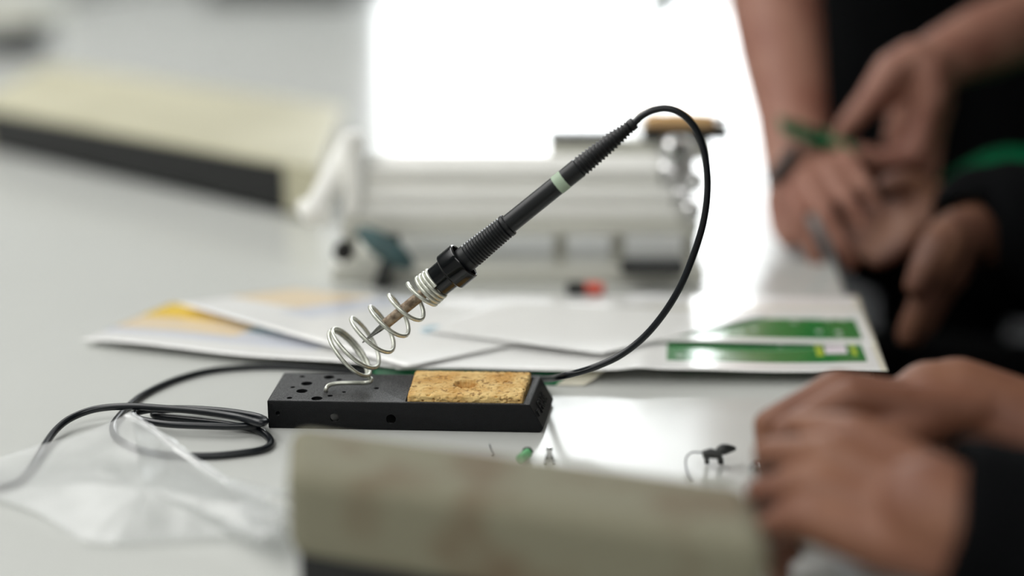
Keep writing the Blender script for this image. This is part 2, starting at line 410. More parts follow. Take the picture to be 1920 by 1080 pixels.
# sponge
sp0, sp1 = xs0 + .0010, xs1 - .0006
swx, swy, swz = sp1 - sp0, BD - .0060, .0150
bm = bmesh.new(); NX, NY, NZ = 130, 84, 26
def spv(i, j, k):
    x, y, z = i / NX, j / NY, k / NZ
    return x, y, z
grid = {}
def gv(i, j, k):
    if (i, j, k) not in grid:
        x, y, z = (i / NX - .5) * swx, (j / NY - .5) * swy, (k / NZ - .5) * swz
        # rounded box corners
        R = .0016; hx, hy, hz = swx / 2 - R, swy / 2 - R, swz / 2 - R
        q = V((max(-hx, min(hx, x)), max(-hy, min(hy, y)), max(-hz, min(hz, z)))); d = V((x, y, z)) - q
        if d.length > 1e-9: p = q + d.normalized() * R
        else: p = V((x, y, z))
        n = d.normalized() if d.length > 1e-9 else V((0, 0, 1))
        a = noise.noise(p * 520) * .00016 + noise.noise(p * 1100) * .00016
        pit = noise.noise(V((p.x * 480, p.y * 760, p.z * 760)) + V((7, 3, 1)))
        if pit > .34: a -= (pit - .34) * .0050
        p = p + n * a
        if k == NZ:   # worn oval hole
            e = ((x + .0015) / .0066) ** 2 + ((y + .0015) / .0066) ** 2 + noise.noise(p * 900) * .4
            if e < 1: p.z -= min(.0075, (1 - e) * .03)
        # slight sag / bow
        p.z += -.0006 * (x / (swx / 2)) * .0 
        grid[(i, j, k)] = bm.verts.new(p)
    return grid[(i, j, k)]
for i in range(NX):
    for j in range(NY):
        for k in (0, NZ): bm.faces.new((gv(i, j, k), gv(i + 1, j, k), gv(i + 1, j + 1, k), gv(i, j + 1, k)))
for i in range(NX):
    for k in range(NZ):
        for j in (0, NY): bm.faces.new((gv(i, j, k), gv(i + 1, j, k), gv(i + 1, j, k + 1), gv(i, j, k + 1)))
for j in range(NY):
    for k in range(NZ):
        for i in (0, NX): bm.faces.new((gv(i, j, k), gv(i, j + 1, k), gv(i, j + 1, k + 1), gv(i, j, k + 1)))
rot = Matrix.Rotation(math.atan2(BX.y, BX.x), 4, 'Z')
bmesh.ops.transform(bm, matrix=rot, verts=bm.verts)
spc = bp((sp0 + sp1) / 2, BD / 2, tz + .0002 + swz / 2)
bmesh.ops.translate(bm, verts=bm.verts, vec=spc)
for v in bm.verts:
    d = v.co - B0; x, y = d.dot(BX), d.dot(BY); f = max(0, min(1, (x - .075) / .065)); v.co += BX * (.0042 * f * f * (3 - 2 * f) * max(0, y) / BD)
sp = obj('sponge', bm, M['sponge'], angle=80, origin=spc - V((0, 0, swz / 2)))
tag(sp, 'yellow cellulose sponge with a worn hole, sitting in the black stand', 'sponge')

# ------------------------------------------------------------------ iron + spring, both along one slanted axis
PP = bp(0, .028, H)
def ip(px, py): return at_plane(px, py, PP, BY)
TIP = ip(679, 643); END = ip(1190, 230)
AX = (END - TIP).normalized(); ALEN = (END - TIP).length; SC = ALEN / 657.0      # metres per photo pixel along the axis
def rr(d): return d / 2 * SC * .985

# spring holder (part of the stand)
cS = ip(656, 671)                      # centre of the lowest ring
u = AX.cross(BY).normalized()          # in the iron plane, perpendicular to the axis
if u.z > 0: u = -u                     # u points down-right
w = AX.cross(u)
def helix(t0, t1, turns, r0, r1, a0, n=None):
    n = n or int(turns * 44); out = []
    for i in range(n + 1):
        f = i / n; a = a0 + 2 * PI * turns * f; r_ = r0 + (r1 - r0) * f
        out.append(TIP + AX * (t0 + (t1 - t0) * f) + (u * math.cos(a) + w * math.sin(a)) * r_)
    return out
tb = (cS - TIP).dot(AX)
WR = .00122
R0, R1 = rr(112), rr(58)
sgn = -1
segs = []
pts = helix(tb, tb + .0034, 1.5, R0, R0 * .99, 0)
pts += helix(tb + .0034, 158 * SC, 4.35, R0 * .99, R1 * 1.06, 3 * PI)[1:]
a_now = 3 * PI + 2 * PI * 4.35
pts += helix(158 * SC, 188 * SC, 3.9, R1 * 1.06, R1, a_now)[1:]
# foot: from lowest ring down to the plate and a straight bent rod
f0 = pts[0]
foot = [at_z(612, 737, H - .003), at_z(611, 731, H + .0012), at_z(616, 723, H + .0030), at_z(632, 719, H + .0034), at_z(660, 718, H + .0034), at_z(684, 718, H + .0030)]
lead = spline(foot + [at_z(694, 716, H + .0042)], 6)
# lowest point joins through a short bend
join = spline([lead[-1], (lead[-1] + f0) / 2 + BX * .0018, f0], 5)
allp = lead + join[1:] + pts[1:]
bm = bmesh.new(); tube(bm, allp, WR, 12)
spring = obj('spring_holder', bm, M['wire'], stand, angle=60)
spring['label'] = 'tapering coiled steel wire spring'
# collar (fixed on the spring)
bm = bmesh.new()
a, b_, c_ = 186 * SC, 217 * SC, 255 * SC
r1, r2, ri = rr(60), rr(77), rr(66)
lathe(bm, TIP, AX, [(a + .0004, rr(40)), (a, rr(44)), (a, r1 - .0012), (a + .0004, r1 - .0003), (a + .001, r1), (b_ - .0006, r1 + .0002), (b_, r1 + .0006), (b_ + .0003, r2 - .0006), (b_ + .0010, r2),
                    (c_ - .0012, r2), (c_ - .0003, r2 - .0003), (c_, r2 - .0009), (c_, ri + .0005), (c_ - .0006, ri), (b_ + .004, ri - .0005), (b_ + .002, rr(40))], 56, cap=False)
obj('collar', bm, M['collar'], stand, angle=50)

iron = thing('soldering_iron', TIP, 'black soldering iron with ribbed grips and a pale green band, resting in the wire spring', 'soldering iron')
bm = bmesh.new(); lathe(bm, TIP, AX, [(0, .0001), (.0004, .00035), (20 * SC, rr(5.5)), (42 * SC, rr(11.5)), (52 * SC, rr(12.5)), (64 * SC, rr(12.5))], 28); obj('tip', bm, M['tip'], iron)
bm = bmesh.new(); lathe(bm, TIP, AX, [(54 * SC, rr(14)), (54.5 * SC, rr(19)), (57 * SC, rr(20.5)), (200 * SC, rr(21)), (226 * SC, rr(21))], 28); obj('heater_barrel', bm, M['barrel'], iron)
bm = bmesh.new()
pr = [(222 * SC, rr(17)), (224 * SC, rr(50)), (268 * SC, rr(50))]
s0, s1, nr = 270, 352, 14
for i in range(nr):
    f = i / nr; base = 49.5 - 6.5 * f; s = s0 + (s1 - s0) * f; st = (s1 - s0) / nr
    pr += [((s + .0 * st) * SC, rr(base - 3.2)), ((s + .30 * st) * SC, rr(base - 3.2)), ((s + .48 * st) * SC, rr(base + 1.2)), ((s + .82 * st) * SC, rr(base + 1.2))]
pr += [(353 * SC, rr(40)), (355 * SC, rr(45)), (361 * SC, rr(45)), (362.5 * SC, rr(43)), (362.5 * SC, rr(34))]
lathe(bm, TIP, AX, pr, 48); obj('ribbed_grip', bm, M['black_rubber'], iron, angle=25)
bm = bmesh.new(); lathe(bm, TIP, AX, [(358 * SC, rr(37)), (480 * SC, rr(36.5)), (480 * SC, rr(30))], 48); obj('handle_tube', bm, M['tube'], iron)
bm = bmesh.new(); lathe(bm, TIP, AX, [(476.5 * SC, rr(30)), (476.5 * SC, rr(37)), (477.5 * SC, rr(37.8)), (495 * SC, rr(37.8)), (496 * SC, rr(37)), (496 * SC, rr(30))], 48); obj('colour_band', bm, M['band'], iron)
bm = bmesh.new()
pr = [(496 * SC, rr(30)), (496 * SC, rr(37)), (515 * SC, rr(37.5)), (528 * SC, rr(38))]
s0, s1, nr = 530, 645, 15
for i in range(nr):
    f = i / nr; base = 39.5 - 7 * f - 8 * f * f; s = s0 + (s1 - s0) * f; st = (s1 - s0) / nr
    pr += [(s * SC, rr(base - 5)), ((s + .42 * st) * SC, rr(base - 5)), ((s + .58 * st) * SC, rr(base)), ((s + .86 * st) * SC, rr(base - .4))]
pr += [(645 * SC, rr(20)), (647 * SC, rr(24)), (656 * SC, rr(23)), (657.5 * SC, rr(21)), (657.5 * SC, rr(13))]
lathe(bm, TIP, AX, pr, 44); obj('strain_relief', bm, M['black_rubber'], iron, angle=25)

# cord
yb_ = BD + .008
cpx = [(1178, 240), (1190, 230), (1206, 216), (1228, 206), (1253, 204), (1278, 214), (1300, 236), (1316, 270), (1325, 315), (1326, 365), (1318, 420), (1300, 478), (1275, 538), (1243, 590), (1205, 634)]
cp = [ip(*p) for p in cpx]
CR = .0020
dY = 0
ext = [(1160, 668, .7), (1110, 690, .95), (1060, 704, 1.0)]
for px, py, f in ext:
    p = ip(px, py); cp.append(p)
pm = at_z(1020, 712, .0085)
cp += [at_z(1022, 711, .011), at_z(960, 706, CR + .0012)]
cp += [at_z(860, 702, CR), at_z(740, 699, CR), at_z(660, 696, CR), at_z(600, 692, CR), at_z(530, 688, CR), at_z(460, 689, CR), at_z(390, 696, CR), at_z(330, 712, CR), at_z(282, 733, CR), at_z(252, 752, CR),
       at_z(222, 782, CR), at_z(211, 803, CR), at_z(222, 824, CR), at_z(262, 843, CR), at_z(320, 853, CR), at_z(390, 855, CR), at_z(450, 850, CR), at_z(494, 842, CR), at_z(508, 829, CR), at_z(496, 813, CR),
       at_z(470, 803, CR * 1.2), at_z(420, 795, CR * 1.4), at_z(340, 785, CR), at_z(290, 779, CR), at_z(300, 770, CR * 1.6), at_z(350, 768, CR * 2), at_z(420, 772, CR * 2.2), at_z(475, 782, CR * 2.2), at_z(492, 790, CR * 2.5), at_z(480, 797, CR * 3),
       at_z(430, 799, CR * 3.4), at_z(360, 797, CR * 3.2), at_z(300, 796, CR * 3.2), at_z(268, 789, CR * 3.6)]
# last strand leaves to the left
cp2 = [at_z(496, 789, CR * 4.4), at_z(440, 781, CR * 5), at_z(370, 771, CR * 5.2), at_z(300, 765, CR * 5.4), at_z(240, 762, CR * 5.4), at_z(180, 767, CR * 4.6), at_z(135, 783, CR * 3.4), at_z(105, 806, CR * 2.4), at_z(82, 838, CR * 1.5), at_z(62, 872, CR * 1.2), at_z(40, 898, CR),
       at_z(5, 914, CR), at_z(-60, 926, CR), at_z(-220, 930, CR), at_z(-600, 860, CR), at_z(-1100, 700, CR)]
k = 30 + len(cp) - len(cp)
cp_main = cp[:-4]
# join: bend at the right end of the loop
cp_main = cp_main + [at_z(480, 800, CR * 3.6), at_z(496, 796, CR * 4.2)]
strandB = spline([at_z(492, 793, CR * 2.4), at_z(470, 799, CR * 2.6), at_z(400, 799, CR * 2.4), at_z(330, 795, CR * 2.2), at_z(285, 788, CR * 2), at_z(262, 778, CR * 2), at_z(290, 769, CR * 2.2)], 8)
bm = bmesh.new()
path = cp[:-4] + [at_z(440, 799.5, CR * 3.2), at_z(380, 798.5, CR * 3.2), at_z(310, 795, CR * 3.2), at_z(262, 786, CR * 3.2), at_z(252, 776, CR * 3.4), at_z(285, 768, CR * 3.2), at_z(350, 766.5, CR * 4.2), at_z(420, 771, CR * 4.6), at_z(478, 780, CR * 4.6), at_z(497, 788, CR * 4.8), at_z(488, 793, CR * 5.6)] + cp2[1:]
tube(bm, spline(path, 8), CR, 14)
cordo = obj('power_cord', bm, M['cord'], iron, angle=70)

# ------------------------------------------------------------------ papers
def sheet(name, corners, label, mfun, mats, bumpf=None, nu=60, nv=24, thick=.0003, cat='paper', group=None):
    """corners FL, FR, BR, BL as (px, py, z)"""
    P = [at_z(*c) for c in corners]
    bm = bmesh.new(); g = []
    for j in range(nv + 1):
        row = []
        for i in range(nu + 1):
            uu, vv = i / nu, j / nv
            p = P[0] * (1 - uu) * (1 - vv) + P[1] * uu * (1 - vv) + P[2] * uu * vv + P[3] * (1 - uu) * vv
            if bumpf: p = p + V((0, 0, bumpf(uu, vv)))
            row.append(bm.verts.new(p))
        g.append(row)
    for j in range(nv):
        for i in range(nu):
            f = bm.faces.new((g[j][i], g[j][i + 1], g[j + 1][i + 1], g[j + 1][i]))
            f.material_index = mfun((i + .5) / nu, (j + .5) / nv)
    c0 = sum(P, V()) / 4; c0.z = 0
    o = obj(name, bm, mats, origin=c0, recalc=False, angle=60)
    me = o.data
    if sum(p.normal.z for p in me.polygons) < 0: me.flip_normals()
    md = o.modifiers.new('s', 'SOLIDIFY'); md.thickness = thick; md.offset = -1
    tag(o, label, cat, group); return o
z0 = .0
wave = lambda a, b, c: (lambda u_, v_: a * math.sin(b * u_ + c * v_))
def mA(u_, v_):
    if u_ < .40 and v_ > .62 - .0 * u_: return 1
    if u_ < .40 and v_ > .34: return 2
    if .36 < u_ < .52 and .45 < v_ < .7: return 3
    if v_ > .2 and u_ < .7: return 4
    return 0
sheet('worksheet', [(150, 636, .0050), (745, 690, .0092), (905, 608, .004), (322, 568, .0040)], 'white worksheet with yellow and blue print, its corner above the black cord', mA,
      [M['paper'], M['paper_yellow'], M['paper_peach'], M['paper_blue'], M['paper_pale']], lambda u_, v_: .0009 * math.sin(9 * u_) * (1 - v_))
def mB(u_, v_): return 1 if (.05 < v_ < .93 and .16 < v_ and u_ < .16) else 0
sheet('paper_sheet', [(330, 567, .0110), (765, 688, .0122), (1180, 600, .008), (560, 540, .0100)], 'white sheet with a faded peach band lying across the yellow worksheet',
      lambda u_, v_: 1 if (.42 < v_ < .96 and u_ < .26) else (2 if (.3 < v_ and .26 < u_ < .4) else 0), [M['paper'], M['paper_peach'], M['paper_pale']], None)
# lower booklet
def mD(u_, v_):
    if .55 < u_ < .966 and .09 < v_ < .40:
        if .885 < u_ < .93 and .2 < v_ < .31: return 2
        if (.865 < u_ < .88 or .94 < u_ < .952) and .17 < v_ < .33: return 3
        return 1
    return 4 if (u_ > .985) else 0
foldD = lambda u_, v_: -.0014 * math.exp(-((u_ - .5) / .02) ** 2) * 0 + .0012 * math.exp(-((u_ - .495) / .035) ** 2) + .0006 * math.sin(14 * u_)
bD = at_z(1665, 697, .0092)
sheet('instruction_booklet', [(742, 691, .0096), (1665, 696.5, .0090), (1608, 555, .0052), (830, 552, .0040)], 'open booklet with a green circuit board print, nearest to the clasped hands', mD,
      [M['paper'], M['pcbprint'], M['print_white'], M['print_yellow'], M['paper_edge']], foldD, 200, 40, .0005, 'booklet')
def mC(u_, v_):
    if .40 < u_ < .965 and .10 < v_ < .66: return 1
    return 2 if (u_ > .985 or v_ > .93) else 0
sheet('instruction_booklet', [(1000, 640, .0105), (1645, 641, .0105), (1616, 578, .0100), (1030, 572, .0100)], 'booklet with a blurred green circuit board print, behind and on top of the first booklet', mC,
      [M['paper'], M['pcbprint'], M['paper_edge']], lambda u_, v_: .0010 * math.sin(5 * u_) * (1 - v_), 160, 36, .0012, 'booklet')
sheet('loose_leaf', [(786, 618, .0128), (1125, 663, .0119), (1440, 590, .0118), (960, 562, .0120)], 'white leaf with a small blue corner mark lying on the papers behind the sponge',
      lambda u_, v_: 1 if (u_ < .05 and v_ < .12) else 0, [M['paper'], M['paper_blue']], None, 80, 30)
def mF(u_, v_): return 1 if u_ < .86 else 0
sheet('bent_page', [(700, 713, .0008), (1096, 722.5, .0008), (1140, 690, .0066), (700, 691, .0070)], 'page with a dark green print curling out under the papers behind the stand', mF, [M['paper_edge'], M['pcb']],
      lambda u_, v_: -.0006 * math.sin(PI * v_), 60, 16)

# ------------------------------------------------------------------ plastic bag
def bag():
    root = thing('plastic_bag', at_z(230, 900), 'crumpled clear plastic bag lying over the cord, in front of the papers', 'plastic bag')
    poly = [(-60, 875), (60, 838), (150, 815), (215, 788), (243, 775), (300, 812), (360, 858), (430, 903), (500, 935), (528, 955), (520, 1010), (430, 1004), (330, 1012), (210, 1020), (150, 1012), (70, 960), (-60, 915)]
    zs = [.004, .010, .014, .018, .0205, .016, .013, .010, .012, .016, .010, .004, .003, .003, .003, .004, .004]
    top = [at_z(x, y, z) for (x, y), z in zip(poly, zs)]
    c = at_z(270, 915, .014)
    bm = bmesh.new(); R = 14; rows = []
    n = len(top)
    dense = []
    for i in range(n):
        for k_ in range(6):
            f = k_ / 6; dense.append(top[i].lerp(top[(i + 1) % n], f))
    cv = bm.verts.new(c); prev = None
    for r_ in range(1, R + 1):
        f = r_ / R; ring = []
        for d in dense:
            p = c.lerp(d, f); q = V((p.x * 26, p.y * 26, 3.1))
            h = noise.noise(q) * .004 + abs(noise.noise(q * 2.4)) * .0016
            p.z = max(.0012 + .001 * f, p.z + h * (1 - f ** 4)); ring.append(bm.verts.new(p))
        m_ = len(ring)
        for i in range(m_):
            if prev is None: bm.faces.new((cv, ring[i], ring[(i + 1) % m_]))
            else: bm.faces.new((prev[i], ring[i], ring[(i + 1) % m_], prev[(i + 1) % m_]))
        prev = ring
    o = obj('bag_film', bm, M['film'], root, angle=180)
    bm = bmesh.new(); pts = spline([top[4], top[5], top[6], top[7], top[8]], 8); pr_ = None
    for i, p in enumerate(pts):
        wv = .0022 + .0012 * noise.noise(p * 300); hgt = .0008 + .0007 * abs(noise.noise(p * 240 + V((5, 5, 5))))
        q = [bm.verts.new(p + V((-wv, -wv, -.0003))), bm.verts.new(p + V((0, 0, hgt))), bm.verts.new(p + V((wv * .7, wv * .7, -.0003)))]
        if pr_:
            for a_ in range(2): bm.faces.new((pr_[a_], pr_[a_ + 1], q[a_ + 1], q[a_]))
        pr_ = q
    obj('bag_seam', bm, M['film_seam'], root, angle=180)
    # bunched open end near the beige case
    bm = bmesh.new()
    for (x0, y0, x1, y1, z, wd) in ((430, 905, 520, 955, .014, .010), (440, 950, 522, 985, .012, .009), (420, 985, 515, 1015, .008, .008)):
        a_, b2 = at_z(x0, y0, z), at_z(x1, y1, z); pr_ = None
        d = (b2 - a_).normalized(); s_ = V((-d.y, d.x, 0))
        for i in range(13):
            f = i / 12; p = a_.lerp(b2, f); ww = wd * (.25 + .75 * f)
            q = [bm.verts.new(p + s_ * (ww * math.cos(t_)) + V((0, 0, ww * .8 * math.sin(t_) + .0008 * math.sin(i * 2.1 + t_ * 3)))) for t_ in [PI * k_ / 10 for k_ in range(11)]]
            if pr_:
                for k_ in range(10): bm.faces.new((pr_[k_], pr_[k_ + 1], q[k_ + 1], q[k_]))
            pr_ = q
    obj('bag_folds', bm, M['film'], root, angle=180)
bag()

# ------------------------------------------------------------------ near beige case
def near_case():
    z1 = .060
    BLc, BRc = at_z(546, 790, z1), at_z(1405, 904, z1)
    FLc, FRc = V((-.0955, .556, z1)), V((.0985, .487, z1))
    root = thing('instrument_case', V(((BLc.x + FRc.x) / 2, (BLc.y + FRc.y) / 2, 0)), 'stained beige case with rounded edges in the near foreground, in front of the iron stand', 'case')
    def ring(BL_, BR_, FR_, FL_, z, ins=0):
        P = [V((p.x, p.y, z)) for p in (BL_, BR_, FR_, FL_)]; c = sum(P, V()) / 4
        return [p + (c - p).normalized() * ins for p in P]
    bm = bmesh.new()
    top = ring(BLc, BRc, FRc, FLc, z1); bot = ring(BLc, BRc, FRc, FLc, .018)
    a_ = [bm.verts.new(p) for p in top]; b2 = [bm.verts.new(p) for p in bot]
    bm.faces.new(a_); bm.faces.new(b2[::-1])
    for i in range(4): bm.faces.new((a_[i], a_[(i + 1) % 4], b2[(i + 1) % 4], b2[i]))
    es = [e for e in bm.edges]
    bmesh.ops.bevel(bm, geom=es, offset=.0085, segments=8, affect='EDGES', profile=.5)
    bmesh.ops.subdivide_edges(bm, edges=bm.edges, cuts=2, use_grid_fill=True)
    obj('case_shell', bm, M['beige_dirty'], root, angle=70)
    bm = bmesh.new()
    top = ring(BLc, BRc, FRc, FLc, .022, .004); bot = ring(BLc, BRc, FRc, FLc, .004, .004)
    a_ = [bm.verts.new(p) for p in top]; b2 = [bm.verts.new(p) for p in bot]
    bm.faces.new(a_); bm.faces.new(b2[::-1])
    for i in range(4): bm.faces.new((a_[i], a_[(i + 1) % 4], b2[(i + 1) % 4], b2[i]))
    obj('black_plinth', bm, M['panelblack'], root, smooth=False)
    for p in ring(BLc, BRc, FRc, FLc, 0, .014):
        bm = bmesh.new(); lathe(bm, V((p.x, p.y, 0)), (0, 0, 1), [(0, .0045), (.001, .005), (.0045, .005)], 20); obj('rubber_foot', bm, M['black_rubber'], root)
near_case()

# ------------------------------------------------------------------ beige instrument at the left, behind
def far_instrument():
    FR = V((-.172, 1.254, 0)); X = (FR - V((-.58, 1.60, 0))).normalized(); Yd = V((-.05, .999, 0)); Z = V((0, 0, 1))
    W, D, Hh = .60, .36, .0530
    def q(x, y, z): return FR - X * x + Yd * y + Z * z       # x to the left, y to the back
    root = thing('lab_instrument', q(W / 2, D / 2, 0), 'beige tabletop instrument with a long black front panel, far left of the table', 'instrument')
    bm = bmesh.new()
    # U-shaped cover: top and sides, open front
    box(bm, q(W / 2, D / 2, Hh - .0035), W, D, .007, X, Yd, Z, bev=.003, seg=4)
    obj('top_cover', bm, M['beige'], root)
    for x in (.025, W - .018):
        bm = bmesh.new(); box(bm, q(x, D / 2, .0250), .050 if x < .1 else .036, D, .043, X, Yd, Z, bev=.004, seg=3); obj('side_cheek', bm, M['beige'], root)
    bm = bmesh.new(); box(bm, q(W / 2 + .007, .004, .0270), W - .087, .006, .040, X, Yd, Z); obj('front_panel', bm, M['panelblack'], root)
    bm = bmesh.new(); box(bm, q(W / 2 + .007, .014 + (D - .03) / 2, .0085), W - .087, D - .03, .009, X, Yd, Z, bev=.001); obj('bottom_tray', bm, M['legmetal'], root)
    for (x, y) in ((.02, .03), (.02, D - .03), (W - .02, .03), (W - .02, D - .03)):
        bm = bmesh.new(); lathe(bm, q(x, y, 0), (0, 0, 1), [(0, .007), (.0035, .008)], 18); obj('rubber_foot', bm, M['black_rubber'], root)
    bm = bmesh.new(); box(bm, q(W / 2 + .007, D - .01, .022), W - .087, .006, .036, X, Yd, Z); obj('back_panel', bm, M['beige'], root)
    # dark vented corner on the right end
    bm = bmesh.new(); box(bm, q(-.001, D * .80, .024), .004, .10, .030, X, Yd, Z, bev=.001); obj('side_vent', bm, M['darkgrey'], root)
far_instrument()

# ------------------------------------------------------------------ metal rack behind the iron
def rack():
    Y0 = 1.06
    root = thing('board_rack', V((.02, Y0 + .05, 0)), 'pale metal rack with horizontal rails and chrome knobs, behind the iron', 'rack')
    def P(px, py, dy=0): return at_y(px, py, Y0 + dy)
    def bar(name, x0, x1, y0, y1, dy, dd, m, bev=.003, label=None):
        a_, b2 = P(x0, y0, dy), P(x1, y1, dy); c = (a_ + b2) / 2 + V((0, dd / 2, 0))
        bm = bmesh.new(); box(bm, c, abs(b2.x - a_.x), dd, abs(a_.z - b2.z), bev=bev, seg=3); return obj(name, bm, m, root)
    zb_ = 0
    a_ = at_z(622, 532, 0); b2 = at_z(1322, 532, 0)
    bm = bmesh.new(); box(bm, ((a_.x + b2.x) / 2, a_.y + .07, .0065), b2.x - a_.x, .14, .013, bev=.002); obj('base_plate', bm, M['alu_dim'], root)
    bar('shelf_plate', 640, 1312, 412, 442, 0, .12, M['alu_dim'], .002)
    bar('rail', 672, 1305, 389, 411, .002, .02, M['alu'], .003)
    for (y0, y1, dy, xx) in ((350, 386, .004, 1268), (303, 346, .008, 1242)):
        a2, b3 = P(684, (y0 + y1) / 2, dy), P(xx, (y0 + y1) / 2, dy); rad = (y1 - y0) / 2 * Y0 / F
        bm = bmesh.new(); box(bm, (a2 + b3) / 2 + V((0, .011, 0)), b3.x - a2.x, .022, rad * 2.06, (1, 0, 0), (0, .90, .436), (0, -.436, .90), bev=.004, seg=4); obj('rail', bm, M['alu'], root)
        bm = bmesh.new(); lathe(bm, b3 + V((0, rad, 0)), (1, 0, 0), [(0, rad * .75), (.003, rad), (.008, rad * 1.05), (.012, rad * .7), (.0135, rad * .2)], 28); obj('chrome_knob', bm, M['chrome'], root)
    bar('back_plate', 1030, 1330, 262, 302, .05, .012, M['alu_dim'], .002)
    for x in (652, 1052, 1162, 1300):
        a3 = P(x, 440, .01); bm = bmesh.new(); box(bm, (a3.x, Y0 + .03, (a3.z + .013) / 2), .010, .012, a3.z - .013, bev=.001); obj('post', bm, M['alu_dim'], root)
    bar('end_post', 640, 682, 250, 412, .0, .02, M['alu'], .005)
    bar('end_post', 1262, 1300, 262, 412, .03, .03, M['alu'], .005)
    # slanted side arm
    bm = bmesh.new(); tube(bm, [P(590, 402, .0), P(665, 262, .03)], [.0105, .0105], 20); obj('slanted_arm', bm, M['alu'], root)
    bm = bmesh.new(); tube(bm, [P(620, 398, -.0), P(585, 402, .0), P(568, 385, .01)], [.008, .010, .006], 16); obj('arm_foot', bm, M['alu'], root)
    for (px, py) in ((1345, 245), (1345, 300), (1360, 360)):
        pass
    for (px, py, rad, dy) in ((1262, 282, .0105, .02), (1292, 395, .009, .0), (1300, 340, .008, .01)):
        bm = bmesh.new(); c = P(px, py, dy)
        lathe(bm, c, (.25, -1, .1), [(-.008, rad * .6), (-.006, rad), (.004, rad), (.009, rad * .7), (.011, rad * .2)], 28); obj('chrome_knob', bm, M['chrome'], root)
    # things on top of it
    top = P(1150, 262, .05)
    c = P(1095, 250, .05)
    bm = bmesh.new(); box(bm, (c.x, Y0 + .056, top.z + .0027), .056, .02, .0050, bev=.001, seg=2)
    o = obj('flat_file', bm, M['panelblack'], origin=(c.x, Y0 + .056, top.z)); tag(o, 'flat black bar lying on top of the pale metal rack', 'bar')
    k = thing('wood_handled_tool', V((P(1285, 250, .05).x, Y0 + .056, top.z)), 'tan wooden handle with a black underside, on the right end of the rack', 'tool')
    x0, x1 = P(1208, 250, .05).x, P(1345, 250, .05).x
    bm = bmesh.new(); box(bm, ((x0 + x1) / 2 + .004, Y0 + .056, top.z + .0048), x1 - x0 + .012, .024, .0095, bev=.003, seg=3); obj('black_sleeve', bm, M['panelblack'], k)
    bm = bmesh.new(); lathe(bm, V((x0, Y0 + .056, top.z + .0135)), (1, 0, 0), [(0, .004), (.003, .007), ((x1 - x0) * .5, .0078), (x1 - x0 - .003, .0065), (x1 - x0, .003)], 24); obj('wooden_handle', bm, M['tan'], k)
    bm = bmesh.new(); lathe(bm, V((x1 - .001, Y0 + .056, top.z + .012)), (1, 0, 0), [(0, .006), (.006, .0065), (.009, .004)], 20); obj('metal_cap', bm, M['chrome'], k)
    # teal clamp and dark wheel at the left under the shelf
    k = thing('spring_clamp', V((P(710, 500).x, Y0 - .02, 0)), 'dark teal clamp standing under the left end of the rack', 'clamp')
    bm = bmesh.new(); tube(bm, spline([at_y(672, 432, Y0 - .016), at_y(705, 452, Y0 - .02), at_y(745, 480, Y0 - .024), at_y(772, 500, Y0 - .024)], 5), [.004 + .0055 * math.sin(PI * min(1, i / 15)) for i in range(16)], 14); obj('jaw', bm, M['teal'], k)
    bm = bmesh.new(); tube(bm, spline([at_y(735, 440, Y0 - .016), at_y(738, 475, Y0 - .02), at_y(725, 500, Y0 - .02), at_y(718, 522, Y0 - .02)], 5), .0055, 14); obj('jaw', bm, M['darkgrey'], k)
    c = at_y(645, 470, Y0 - .012); bm = bmesh.new(); lathe(bm, c, (0, -1, 0), [(-.006, .006), (-.005, .0075), (.005, .0075), (.006, .005)], 24); obj('black_wheel', bm, M['panelblack'], root)
    c = at_z(720, 530, 0); bm = bmesh.new(); lathe(bm, V((c.x, c.y - .012, 0)), (0, 0, 1), [(0, .006), (.002, .007), (.007, .007), (.009, .005)], 20)
    o = obj('end_cap', bm, M['darkgrey'], origin=(c.x, c.y - .012, 0)); tag(o, 'small round dark grey cap on the table under the left part of the rack', 'cap')
    c = at_z(1225, 519, .013); bm = bmesh.new(); box(bm, V((c.x, c.y + .01, .0185)), .048, .018, .010, bev=.003, seg=3)
    o = obj('black_block', bm, M['darkgrey'], origin=(c.x, c.y + .01, .0133)); tag(o, 'small dark block sitting on the right end of the rack base', 'block')
    # red and dark clip in front
    c = at_z(1085, 543, 0); k = thing('test_clip', c, 'small clip with a dark end and a red end, in front of the rack', 'clip')
    a4, b4 = at_z(1062, 541, .0055), at_z(1096, 540, .0055); bm = bmesh.new(); tube(bm, [a4, a4.lerp(b4, .2), b4], [.004, .0055, .005], 16); obj('dark_end', bm, M['darkgrey'], k)
    a5 = at_z(1132, 542, .0052); bm = bmesh.new(); tube(bm, [b4, b4.lerp(a5, .7), a5], [.0045, .0052, .0035], 16); obj('red_end', bm, M['red'], k)
rack()

